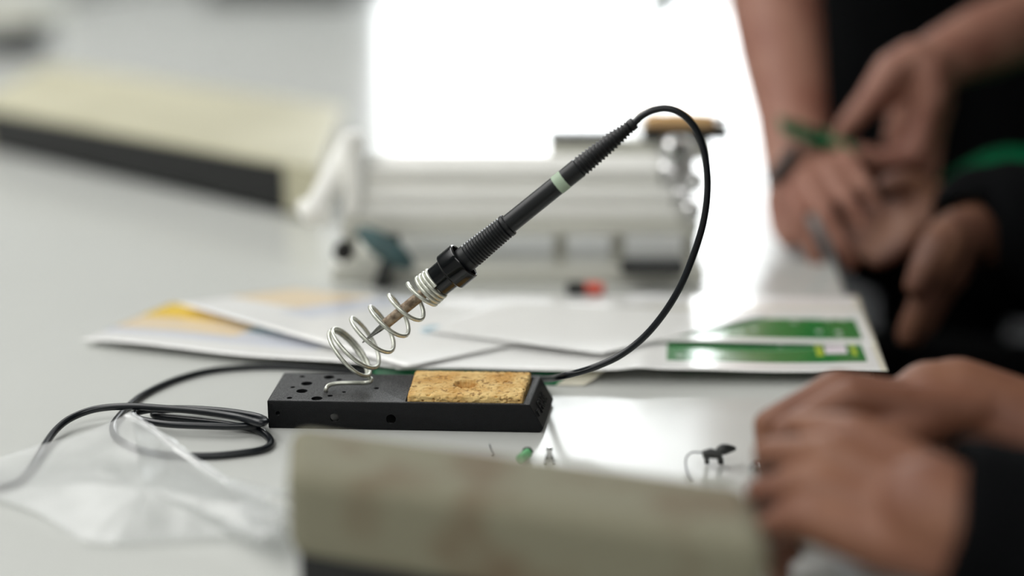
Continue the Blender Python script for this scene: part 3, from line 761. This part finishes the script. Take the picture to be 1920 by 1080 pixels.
# ------------------------------------------------------------------ small electronic bits on the near table
def led():
    c = at_z(985, 853); k = thing('light_diode', c, 'small green component with a dark cap, on the table in front of the stand', 'component')
    bm = bmesh.new(); tube(bm, [at_z(975, 860, .0028), at_z(990, 849, .0034)], [.0025, .0026], 16); obj('green_body', bm, M['greenglass'], k)
    bm = bmesh.new(); tube(bm, spline([at_z(981, 850, .0025), at_z(984, 843, .0048), at_z(992, 842, .005), at_z(997, 848, .003)], 6), .0011, 10); obj('dark_cap', bm, M['panelblack'], k)
    c = at_z(1030, 862); k = thing('metal_pin', c, 'tiny shiny metal terminal on the bright table, right of the green component', 'component')
    bm = bmesh.new(); lathe(bm, V((c.x, c.y, 0)), (0, 0, 1), [(0, .0015), (.002, .0018), (.004, .0014), (.0062, .0018), (.0076, .001)], 16); obj('pin_body', bm, M['chrome'], k)
    bm = bmesh.new()
    for s_ in (-1, 1): tube(bm, [c + V((s_ * .0012, 0, .003)), c + V((s_ * .0022, -.002, .0008)), c + V((s_ * .0024, -.006, .0006))], .0005, 8)
    obj('pin_leads', bm, M['legmetal'], k)
    bm = bmesh.new(); tube(bm, spline([at_z(918, 833, .0062), at_z(921, 842, .003), at_z(925, 850, .0008), at_z(923, 853, .0006)], 5), .0004, 6)
    o = obj('wire_offcut', bm, M['legmetal'], origin=at_z(923, 852)); tag(o, 'thin grey wire offcut on the table just below the stand front', 'wire')
    k = thing('capacitor', at_z(1335, 872), 'black component with a flared tab and long bent wire, on the table beside the hands', 'component')
    bm = bmesh.new(); tube(bm, [at_z(1318, 852, .008), at_z(1332, 850, .0085), at_z(1352, 853, .008)], [.0020, .0028, .0022], 14)
    tube(bm, spline([at_z(1345, 851, .0085), at_z(1350, 858, .0045), at_z(1352, 868, .001)], 4), .0016, 10)
    tube(bm, spline([at_z(1322, 852, .0085), at_z(1325, 860, .004), at_z(1326, 868, .001)], 4), .0013, 10); obj('component_body', bm, M['darkgrey'], k)
    bm = bmesh.new(); tube(bm, spline([at_z(1344, 849, .0085), at_z(1352, 844, .0095), at_z(1362, 842, .0095), at_z(1378, 841, .009)], 5), [.0012 + .0018 * math.sin(PI * i / 15) for i in range(16)], 12); obj('flared_tab', bm, M['darkgrey'], k)
    bm = bmesh.new(); tube(bm, spline([at_z(1320, 849, .0085), at_z(1308, 848, .009), at_z(1296, 849, .0085), at_z(1287, 858, .006), at_z(1286, 872, .003), at_z(1290, 888, .0012), at_z(1298, 900, .0006)], 6), .00045, 8); obj('bent_lead', bm, M['legmetal'], k)
led()

# ------------------------------------------------------------------ far things
def far_things():
    # probe hanging in a stand at the top of the picture
    a_, b2 = at_y(1262, -12, 1.34), at_y(1216, 62, 1.30)
    k = thing('probe_holder', V((b2.x, b2.y + .46, 0)), 'thin dark probe leaning over the bright far part of the table', 'probe')
    bm = bmesh.new(); tube(bm, [b2, b2.lerp(a_, .35), b2.lerp(a_, .6), a_ + (a_ - b2) * .5], [.0006, .0030, .0055, .006], 16); obj('probe_body', bm, M['teal'], k)
    pt = b2.lerp(a_, 1.3)
    bm = bmesh.new(); tube(bm, [pt, V((pt.x + .01, pt.y + .04, pt.z + .04)), V((pt.x + .02, pt.y + .42, .20)), V((pt.x + .02, pt.y + .46, .008))], .004, 12); obj('support_wire', bm, M['alu'], k)
    bm = bmesh.new(); lathe(bm, V((pt.x + .02, pt.y + .46, 0)), (0, 0, 1), [(0, .03), (.006, .03), (.009, .026)], 28); obj('support_foot', bm, M['alu'], k)
    # dark tray right at the top
    c = at_z(530, 6, 0)
    k = thing('storage_tray', c + V((0, .16, 0)), 'dark grey storage tray at the far end of the table', 'tray')
    bm = bmesh.new(); box(bm, c + V((0, .16, .006)), .40, .24, .012, TX, TD, bev=.003); obj('tray_floor', bm, M['darkgrey'], k)
    for s_ in (-1, 1):
        bm = bmesh.new(); box(bm, c + V((0, .16, .03)) + TX * (s_ * .197), .006, .24, .036, TX, TD, bev=.001); obj('tray_wall', bm, M['darkgrey'], k)
        bm = bmesh.new(); box(bm, c + V((0, .16, .03)) + TD * (s_ * .117), .388, .006, .036, TX, TD, bev=.001); obj('tray_wall', bm, M['darkgrey'], k)
    # dark cable bundle at left
    c = at_z(35, 100, 0)
    bm = bmesh.new(); pts = []
    for i in range(90):
        a3 = i * .42; pts.append(V((c.x + .055 * math.cos(a3) * (1 + .12 * math.sin(i)), c.y + .10 * math.sin(a3), .010 + .020 * abs(math.sin(i * .11)) + .0015 * (i % 7))))
    tube(bm, spline(pts, 2), .0062, 8)
    o = obj('cable_bundle', bm, M['cord'], origin=c); tag(o, 'dark coiled cable behind the left beige instrument', 'cable')
    c = at_z(-20, 50, 0)
    k = thing('pale_container', c, 'pale bluish container at the far left end of the table', 'container')
    bm = bmesh.new(); box(bm, c + V((0, .1, .035)), .22, .16, .07, TX, TD, bev=.008, seg=3); obj('container_body', bm, M['alu_dim'], k)
    bm = bmesh.new(); box(bm, c + V((0, .1, .074)), .226, .166, .008, TX, TD, bev=.003, seg=2); obj('container_lid', bm, M['winframe'], k)
far_things()

# ------------------------------------------------------------------ people
def blob(bm, p0, r0, p1, r1, seg=14):
    """closed tapered capsule"""
    p0, p1 = V(p0), V(p1); d = p1 - p0; L = d.length
    if L < 1e-6: return
    prof = []
    for k in range(6): a = PI / 2 * (1 - k / 5); prof.append((-r0 * math.sin(a), r0 * math.cos(a)))
    for k in range(6): a = PI / 2 * k / 5; prof.append((L + r1 * math.sin(a), r1 * math.cos(a)))
    lathe(bm, p0, d, prof, seg)
def fleshy(name, chains, m, parent, voxel=.0022, smooth_it=6):
    bm = bmesh.new()
    for ch in chains:
        for (p0, r0), (p1, r1) in zip(ch[:-1], ch[1:]): blob(bm, p0, r0, p1, r1)
    o = obj(name, bm, m, parent, angle=180)
    md = o.modifiers.new('r', 'REMESH'); md.mode = 'VOXEL'; md.voxel_size = voxel
    md = o.modifiers.new('s', 'SMOOTH'); md.factor = .6; md.iterations = smooth_it
    bpy.context.view_layer.update()
    realize(o, None)
    if not o.data.materials: o.data.materials.append(m)
    return o
def hand(Wp, K, N, ts, curl, thumb=(.55, .75, -.35), thumb_curl=25, sc=None, spread=0.08):
    """returns chains. Wp wrist, K middle knuckle, N out of the back of the hand, ts=+1/-1 thumb side along f x n"""
    f = (K - Wp); L = f.length; s_ = sc or L / .088; f.normalize(); n = (V(N) - f * V(N).dot(f)).normalized(); s = f.cross(n) * ts
    out = []; nails = []
    lens = ((.042, .026, .021), (.046, .030, .022), (.042, .028, .021), (.034, .020, .018))
    off = (.031, .0095, -.0115, -.0305); kf = (.96, 1.0, .955, .87); rad = (.0098, .0100, .0094, .0084)
    for i in range(4):
        kn = Wp + f * (L * kf[i]) + s * (off[i] * s_) - n * (.0035 * s_ * abs(i - 1.2))
        w0 = Wp + s * (off[i] * .62 * s_) - f * .004
        out.append([(w0, .0150 * s_), (w0.lerp(kn, .5) - n * .003 * s_, .0145 * s_), (kn, .0118 * s_)])
        ch = [(kn, .0112 * s_)]; p = kn; ang = 0
        cl = curl[i] if isinstance(curl[0], (tuple, list)) else curl
        side = s * (spread * (1.2 - i * .8))
        for j in range(3):
            ang += math.radians(cl[j]); d = (f * math.cos(ang) - n * math.sin(ang) + side * max(0, math.cos(ang))).normalized()
            p = p + d * lens[i][j] * s_; ch.append((p, rad[i] * s_ * (1 - .11 * (j + 1))))
        out.append(ch)
        nd = (n * math.cos(ang) + f * math.sin(ang)).normalized()
        nails.append((p, nd, d, rad[i] * s_ * .66))
    tb_ = Wp + f * (.018 * s_) + s * (.020 * s_) - n * .004
    d = (f * thumb[0] + s * thumb[1] + n * thumb[2]).normalized()
    p1 = tb_ + d * .042 * s_
    d2 = (d + (f * .8 - s * .35) * math.sin(math.radians(thumb_curl))).normalized(); p2 = p1 + d2 * .032 * s_
    d3 = (d2 + (f * .6 - s * .6) * math.sin(math.radians(thumb_curl))).normalized(); p3 = p2 + d3 * .026 * s_
    out.append([(tb_, .0165 * s_), (p1, .0128 * s_), (p2, .0108 * s_), (p3, .0088 * s_)])
    out.append([(tb_ + f * .01, .014 * s_), (Wp.lerp(K, .6) + s * .015 * s_ - n * .004, .012 * s_)])
    return out, nails
def nails_obj(nails, parent):
    for p, n, d, r_ in nails:
        bm = bmesh.new(); s = d.cross(n).normalized(); g = []
        for i in range(5):
            row = []
            for j in range(5):
                a, b = (i - 2) / 2, (j - 2) / 2
                row.append(bm.verts.new(p + n * (r_ * 1.42 - r_ * .35 * b * b) + s * (b * r_) + d * (a * r_ * 1.15)))
            g.append(row)
        for i in range(4):
            for j in range(4): bm.faces.new((g[i][j], g[i][j + 1], g[i + 1][j + 1], g[i + 1][j]))
        bmesh.ops.solidify(bm, geom=bm.faces[:], thickness=.0006)
        obj('nail', bm, M['nail'], parent)

# --- nearest person: two clasped hands on the table edge
pc = thing('person', V((.64, .60, FLOOR)), 'person in black sleeves holding both hands together at the near right table edge', 'person', None)
Wf, Kf = at_z(1800, 990, .052), at_z(1540, 872, .064)
ff, nf = hand(Wf, Kf, (-.15, -.45, .88), 1, ((30, 62, 40), (34, 64, 42), (38, 62, 40), (40, 55, 35)), thumb=(.75, .62, -.55), sc=.80, spread=.10)
# wrist and forearm
elbF = V((.42, .47, .015))
ff.append([(Wf.lerp(Kf, .2), .024), (Wf, .0245), (Wf.lerp(elbF, .35), .029), (elbF, .040)])
Wr, Kr = at_y(1795, 762, .655), at_y(1560, 724, .655)
fr_, nr_ = hand(Wr, Kr, (-.1, .25, .96), -1, ((35, 70, 45), (36, 68, 45), (40, 66, 45), (42, 60, 40)), thumb=(.80, .45, -.5), sc=.82, spread=.06)
elbR = V((.42, .60, -.03))
fr_.append([(Wr.lerp(Kr, .2), .021), (Wr, .0245), (Wr.lerp(elbR, .4), .033), (elbR, .042)])
shL, shR = V((.60, .46, .36)), V((.62, .76, .36))
arms = [[(elbF, .040), (shL, .048)], [(elbR, .042), (shR, .048)],
        [(shL, .05), (V((.63, .61, .40)), .07), (shR, .05)], [(V((.63, .61, .40)), .10), (V((.66, .61, 0)), .12), (V((.68, .61, -.26)), .14)]]
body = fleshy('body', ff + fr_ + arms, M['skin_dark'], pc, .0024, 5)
nails_obj(nf + nr_, pc)
def sleeve(name, pts, m, parent):
    """tube with open cuff and cloth folds"""
    sp_ = spline([p for p, _ in pts], 10); n = len(sp_); bm = bmesh.new()
    rs = []
    for i in range(n):
        f = i / (n - 1) * (len(pts) - 1); a_ = min(int(f), len(pts) - 2); rs.append(pts[a_][1] + (pts[a_ + 1][1] - pts[a_][1]) * (f - a_) + .0012 * math.sin(i * 1.3))
    tube(bm, sp_, rs, 32, cap=False)
    for v in bm.verts: v.co += V((noise.noise(v.co * 40), noise.noise(v.co * 40 + V((9, 0, 0))), noise.noise(v.co * 40 + V((0, 9, 0))))) * .0025
    o = obj(name, bm, m, parent, angle=180)
    md = o.modifiers.new('s', 'SOLIDIFY'); md.thickness = .0022; return o
sleeve('sleeve', [(Wf.lerp(Kf, .10) , .0345), (Wf.lerp(elbF, .3), .042), (elbF, .056), (shL, .066)], M['cloth_black'], pc)
sleeve('sleeve', [(at_y(1915, 830, .645), .037), (Wr.lerp(elbR, .75), .049), (elbR, .058), (shR, .066)], M['cloth_black'], pc)
fleshy('shirt', [[(shL, .066), (V((.63, .61, .40)), .09), (shR, .066)], [(V((.63, .61, .36)), .13), (V((.65, .61, .1)), .145), (V((.68, .61, -.24)), .16)],
                 [(V((.62, .52, .32)), .09), (V((.66, .53, -.22)), .11)], [(V((.62, .70, .32)), .09), (V((.66, .70, -.22)), .11)]], M['cloth_black'], pc, .012, 8)
fleshy('trousers', [[(V((.68, .61, -.24)), .165), (V((.68, .61, -.28)), .165)], [(V((.66, .70, -.26)), .10), (V((.28, .73, -.22)), .075), (V((.26, .73, -.66)), .055)],
                    [(V((.66, .52, -.26)), .10), (V((.30, .50, -.24)), .075), (V((.28, .50, -.66)), .055)]], M['cloth_black'], pc, .012, 8)
for y in (.73, .50):
    bm = bmesh.new(); box(bm, (.22, y, FLOOR + .035), .25, .09, .07, bev=.025, seg=4); obj('shoe', bm, M['panelblack'], pc)

# little things under the near hands
c = at_z(1452, 1010, .002)
k = thing('bottle_stopper', V((c.x, c.y, 0)), 'small shiny white stopper between the stained beige case and the front hand', 'stopper')
bm = bmesh.new(); lathe(bm, V((c.x, c.y, 0)), (0, 0, 1), [(0, .0085), (.001, .009), (.012, .0075), (.016, .005), (.017, .001)], 24); obj('cap_body', bm, M['winframe'], k)
bm = bmesh.new(); lathe(bm, V((c.x, c.y, 0)), (0, 0, 1), [(.0, .010), (.002, .0105), (.003, .009)], 24); obj('cap_rim', bm, M['chrome'], k)
c = at_z(1420, 908, 0)
bm = bmesh.new(); lathe(bm, V((c.x, c.y, .0)), (0, 0, 1), [(0, .004), (.001, .005), (.009, .005), (.012, .003)], 20)
o = obj('metal_stud', bm, M['chrome'], origin=(c.x, c.y, 0)); tag(o, 'small chrome stud beside the little finger of the front hand', 'stud')
c = at_z(1700, 1085, .0)
bm = bmesh.new(); box(bm, V((c.x, c.y - .01, .010)), .060, .05, .020, (1, .1, 0), (-.1, 1, 0), bev=.006, seg=4)
o = obj('white_tissue_pack', bm, M['white_cloth'], origin=(c.x, c.y - .01, 0)); tag(o, 'white folded pack at the bottom edge under the front sleeve', 'pack')
c = at_z(1515, 985, .004)
bm = bmesh.new(); box(bm, V((c.x, c.y, .003)), .018, .012, .006, bev=.0015); o = obj('green_component', bm, M['greenglass'], origin=(c.x, c.y, 0)); tag(o, 'tiny pale green part under the fingers of the front hand', 'component')

# --- standing person with bare forearms and black shirt
pa = thing('person', V((.64, 1.78, FLOOR)), 'standing person in a black shirt with bare forearms, leaning over the table', 'person', None)
W1, K1 = at_y(1492, 322, 1.235), at_y(1520, 392, 1.18)
h1, n1 = hand(W1 + V((0, 0, .018)), K1 + (K1 - W1) * .25 + V((0, 0, .036)), (-.45, -.25, .85), 1, ((18, 35, 25), (22, 38, 28), (28, 40, 30), (30, 40, 30)), thumb=(.85, .5, -.3), sc=.92)
e1_ = at_y(1428, -170, 1.46); sh1 = V((.50, 1.72, .72))
h1.append([(W1.lerp(K1, .4), .027), (W1, .029), (at_y(1482, 210, 1.29), .0335), (at_y(1462, 90, 1.35), .041), (at_y(1448, -10, 1.40), .046), (e1_, .048), (sh1, .058)])
def Y(px, py, y, r_): return (at_y(px, py, y), r_)
yh = 1.24
h2 = [[Y(1925, 45, 1.36, .036), Y(1850, 75, 1.32, .035), Y(1780, 105, 1.28, .029), Y(1742, 125, 1.26, .026)],
      [Y(1742, 125, yh, .020), Y(1745, 170, yh, .018), Y(1738, 240, yh, .013)],
      [Y(1735, 125, yh + .01, .020), Y(1728, 175, yh + .03, .016), Y(1722, 245, yh + .035, .012)],
      [Y(1748, 130, yh + .0, .018), Y(1752, 190, yh + .015, .017), Y(1745, 255, yh + .018, .012)],
      [Y(1735, 130, yh - .01, .017), Y(1742, 180, yh - .016, .015), Y(1728, 232, yh - .02, .011)],
      [Y(1745, 165, yh + .03, .016), Y(1705, 200, yh + .035, .017), Y(1690, 262, yh + .035, .016)],
      [Y(1735, 150, yh + .02, .016), Y(1718, 215, yh + .03, .018), Y(1715, 280, yh + .03, .014)],
      # fingers curling to the left
      [Y(1728, 232, yh - .02, .0115), Y(1712, 290, yh - .03, .0100), Y(1660, 300, yh - .032, .0092), Y(1608, 285, yh - .03, .0080)],
      [Y(1740, 242, yh, .0115), Y(1722, 315, yh - .01, .0102), Y(1665, 332, yh - .014, .0094), Y(1612, 312, yh - .014, .0080)],
      [Y(1746, 255, yh + .018, .0112), Y(1738, 330, yh + .012, .0100), Y(1682, 352, yh + .006, .0090), Y(1640, 338, yh + .002, .0078)],
      [Y(1722, 245, yh + .035, .0105), Y(1712, 305, yh + .034, .0090), Y(1668, 322, yh + .03, .0082), Y(1632, 310, yh + .026, .0070)],
      # thumb, leaving the side of the palm
      [Y(1715, 112, yh - .004, .0185), Y(1672, 130, yh - .012, .0150), Y(1632, 185, yh - .02, .0120), Y(1585, 240, yh - .024, .0095)],
      [Y(1728, 125, yh, .020), Y(1690, 160, yh, .0150), Y(1650, 190, yh - .01, .011)]]
e2_ = V((.72, 1.52, .27)); sh2 = V((.86, 1.76, .66))
h2.append([Y(1925, 45, 1.36, .036), (e2_, .046), (sh2, .056)])
torso = [[(sh1, .06), (V((.68, 1.78, .78)), .08), (sh2, .06)], [(V((.68, 1.80, .72)), .12), (V((.68, 1.84, .2)), .13), (V((.68, 1.86, .0)), .14)]]
body = fleshy('body', h1 + h2 + torso, M['skin'], pa, .0032, 4)
sleeve('sleeve', [(e1_.lerp(sh1, .25), .062), (e1_.lerp(sh1, .6), .068), (sh1, .075)], M['cloth_black'], pa)
sleeve('sleeve', [(e2_.lerp(sh2, .25), .062), (e2_.lerp(sh2, .6), .068), (sh2, .075)], M['cloth_black'], pa)
fleshy('shirt', [[(sh1, .078), (V((.68, 1.78, .78)), .10), (sh2, .078)], [(V((.52, 1.80, .70)), .12), (V((.495, 1.84, .25)), .135), (V((.53, 1.86, -.10)), .15)],
                 [(V((.80, 1.80, .70)), .12), (V((.80, 1.84, .25)), .135), (V((.78, 1.86, -.10)), .15)], [(V((.68, 1.78, .70)), .14), (V((.68, 1.82, -.1)), .17)]], M['cloth_black'], pa, .014, 8)
fleshy('trousers', [[(V((.58, 1.86, .0)), .14), (V((.78, 1.86, .0)), .14)], [(V((.59, 1.86, -.05)), .115), (V((.58, 1.84, -.40)), .08), (V((.58, 1.88, -.68)), .06)],
                    [(V((.80, 1.86, -.05)), .115), (V((.82, 1.84, -.40)), .08), (V((.82, 1.88, -.68)), .06)]], M['cloth_black'], pa, .014, 8)
for x in (.58, .82):
    bm = bmesh.new(); box(bm, (x, 1.83, FLOOR + .035), .10, .26, .07, bev=.025, seg=4); obj('shoe', bm, M['panelblack'], pa)

# green board held by the standing person
a_, b2 = at_y(1462, 233, 1.205), at_y(1598, 274, 1.205); d = (b2 - a_); Lb = d.length; d.normalize(); nb = V((0, -.16, 1)); nb = (nb - d * nb.dot(d)).normalized(); sb = nb.cross(d)
k = thing('circuit_board', (a_ + b2) / 2, 'small green circuit board held between thumb and fingers above the table', 'circuit board')
bm = bmesh.new(); box(bm, (a_ + b2) / 2, Lb, .040, .0016, d, sb, nb, bev=.0003); obj('board', bm, M['pcb'], k)
for f, ww in ((.15, .008), (.35, .006), (.5, .010)):
    bm = bmesh.new(); box(bm, a_.lerp(b2, f) + nb * .0026, ww, .008, .0036, d, sb, nb, bev=.0005); obj('chip', bm, M['panelblack'], k)

# pen-like dark tool under the wrist
a_, b2 = at_y(1440, 345, 1.17), at_y(1486, 288, 1.19)
k = thing('dark_stylus', b2, 'dark pen-shaped tool by the wrist of the leaning person', 'tool')
bm = bmesh.new(); tube(bm, [a_, a_.lerp(b2, .2), b2], [.002, .0058, .006], 16); obj('stylus_body', bm, M['darkgrey'], k)
bm = bmesh.new(); tube(bm, [b2, b2 + (b2 - a_) * .2], [.0045, .003], 14); obj('stylus_end', bm, M['panelblack'], k)

# pliers in the middle of the hands
k = thing('pliers', at_y(1680, 380, 1.16), 'dark handled pliers between the working hands', 'pliers')
for q in ([Y(1600, 345, 1.17, .004), Y(1650, 352, 1.17, .005), Y(1690, 362, 1.17, .006), Y(1725, 345, 1.18, .006)], [Y(1600, 345, 1.17, .004), Y(1648, 380, 1.16, .005), Y(1690, 410, 1.15, .006), Y(1735, 420, 1.14, .006)]):
    bm = bmesh.new(); pp = [x for x, _ in q]; sp_ = spline(pp, 5); tube(bm, sp_, [.004 + .0022 * i / len(sp_) for i in range(len(sp_))], 12); obj('handle', bm, M['darkgrey'], k)
bm = bmesh.new(); tube(bm, [at_y(1565, 335, 1.175), at_y(1602, 346, 1.17), at_y(1612, 350, 1.17)], [.0015, .006, .006], 14); obj('jaw', bm, M['legmetal'], k)

# --- seated person in green and black
pb = thing('person', V((.62, 1.15, FLOOR)), 'seated person in dark clothes with a green sleeve, hands hanging by the table edge', 'person', None)
yb2 = 1.06
hb = [[Y(1845, 430, 1.10, .024), Y(1800, 440, 1.07, .021), Y(1782, 450, yb2, .020)],
      [Y(1792, 446, yb2, .018), Y(1786, 480, yb2, .016), Y(1768, 515, yb2, .015)],
      [Y(1778, 446, yb2 - .01, .016), Y(1764, 480, yb2 - .02, .014), Y(1748, 512, yb2 - .02, .013)],
      [Y(1800, 452, yb2 + .02, .016), Y(1794, 490, yb2 + .02, .014), Y(1782, 522, yb2 + .02, .013)],
      [Y(1748, 512, yb2 - .02, .011), Y(1726, 570, yb2 - .02, .0098), Y(1708, 606, yb2 - .02, .009), Y(1698, 632, yb2 - .02, .008)],
      [Y(1768, 515, yb2, .011), Y(1738, 580, yb2, .0098), Y(1722, 612, yb2, .009), Y(1715, 636, yb2 + .005, .0075)],
      [Y(1782, 522, yb2 + .02, .0105), Y(1756, 570, yb2 + .02, .0094), Y(1742, 600, yb2 + .02, .0085), Y(1735, 616, yb2 + .02, .0074)],
      [Y(1788, 510, yb2 + .035, .0095), Y(1770, 552, yb2 + .035, .0085), Y(1758, 576, yb2 + .035, .0075), Y(1752, 590, yb2 + .035, .0068)],
      [Y(1772, 447, yb2 - .01, .014), Y(1754, 464, yb2 - .02, .014), Y(1732, 500, yb2 - .03, .011), Y(1716, 535, yb2 - .034, .009)]]
# other hand, behind it, fingers under the pliers
yc = 1.15
hb2 = [[Y(1768, 408, 1.19, .026), Y(1742, 392, yc + .01, .024), Y(1722, 392, yc, .022)],
       [Y(1730, 380, yc, .019), Y(1700, 392, yc, .016), Y(1680, 405, yc, .012)],
       [Y(1735, 400, yc - .01, .019), Y(1705, 415, yc - .015, .016), Y(1680, 428, yc - .016, .012)],
       [Y(1738, 415, yc - .02, .018), Y(1712, 432, yc - .025, .015), Y(1690, 446, yc - .028, .011)],
       [Y(1680, 405, yc, .0105), Y(1640, 395, yc, .0095), Y(1606, 398, yc, .0088), Y(1580, 404, yc, .0078)],
       [Y(1680, 428, yc - .016, .0105), Y(1640, 432, yc - .016, .0095), Y(1608, 438, yc - .016, .0088), Y(1582, 440, yc - .016, .0078)],
       [Y(1690, 446, yc - .028, .010), Y(1652, 462, yc - .028, .0092), Y(1625, 470, yc - .028, .0084), Y(1605, 470, yc - .028, .0074)],
       [Y(1700, 452, yc - .038, .0092), Y(1672, 474, yc - .038, .0084), Y(1652, 486, yc - .038, .0076), Y(1640, 488, yc - .038, .007)],
       [Y(1735, 380, yc, .016), Y(1715, 352, yc - .005, .0125), Y(1690, 340, yc - .01, .010), Y(1665, 345, yc - .012, .0085)]]
eb1, eb2 = V((.50, 1.06, .04)), V((.55, 1.32, .03)); sb1, sb2 = V((.62, 1.02, .34)), V((.64, 1.36, .34))
hb.append([Y(1845, 430, 1.10, .030), (eb1, .042), (sb1, .050)]); hb2.append([Y(1768, 408, 1.19, .026), (eb2, .042), (sb2, .050)])
tb2 = [[(sb1, .055), (V((.66, 1.19, .40)), .08), (sb2, .055)], [(V((.66, 1.19, .36)), .11), (V((.70, 1.19, -.2)), .13)]]
fleshy('body', hb + hb2 + tb2, M['skin_shaded'], pb, .003, 4)
sleeve('sleeve', [(at_y(1838, 430, 1.10), .038), (at_y(1880, 418, 1.10), .050), (eb1, .060), (sb1, .070)], M['cloth_black'], pb)
o = sleeve('sleeve', [(at_y(1822, 398, 1.22), .040), (at_y(1880, 384, 1.25), .050), (eb2, .060), (sb2, .070)], M['cloth_green'], pb)
o['label'] = 'dark green sleeve'
fleshy('shirt', [[(sb1, .070), (V((.66, 1.19, .40)), .10), (sb2, .070)], [(V((.66, 1.19, .36)), .14), (V((.68, 1.19, .1)), .15), (V((.70, 1.19, -.24)), .165)],
                 [(V((.64, 1.09, .32)), .10), (V((.66, 1.10, -.22)), .12)], [(V((.64, 1.29, .32)), .10), (V((.66, 1.28, -.22)), .12)]], M['cloth_black'], pb, .012, 8)
fleshy('trousers', [[(V((.70, 1.19, -.24)), .17), (V((.70, 1.19, -.28)), .17)], [(V((.68, 1.29, -.24)), .10), (V((.33, 1.32, -.20)), .08), (V((.30, 1.32, -.66)), .055)],
                    [(V((.68, 1.10, -.24)), .10), (V((.31, 1.04, -.20)), .08), (V((.30, 1.04, -.66)), .055)]], M['cloth_black'], pb, .012, 8)
for y in (1.32, 1.04):
    bm = bmesh.new(); box(bm, (.24, y, FLOOR + .035), .25, .09, .07, bev=.025, seg=4); obj('shoe', bm, M['panelblack'], pb)
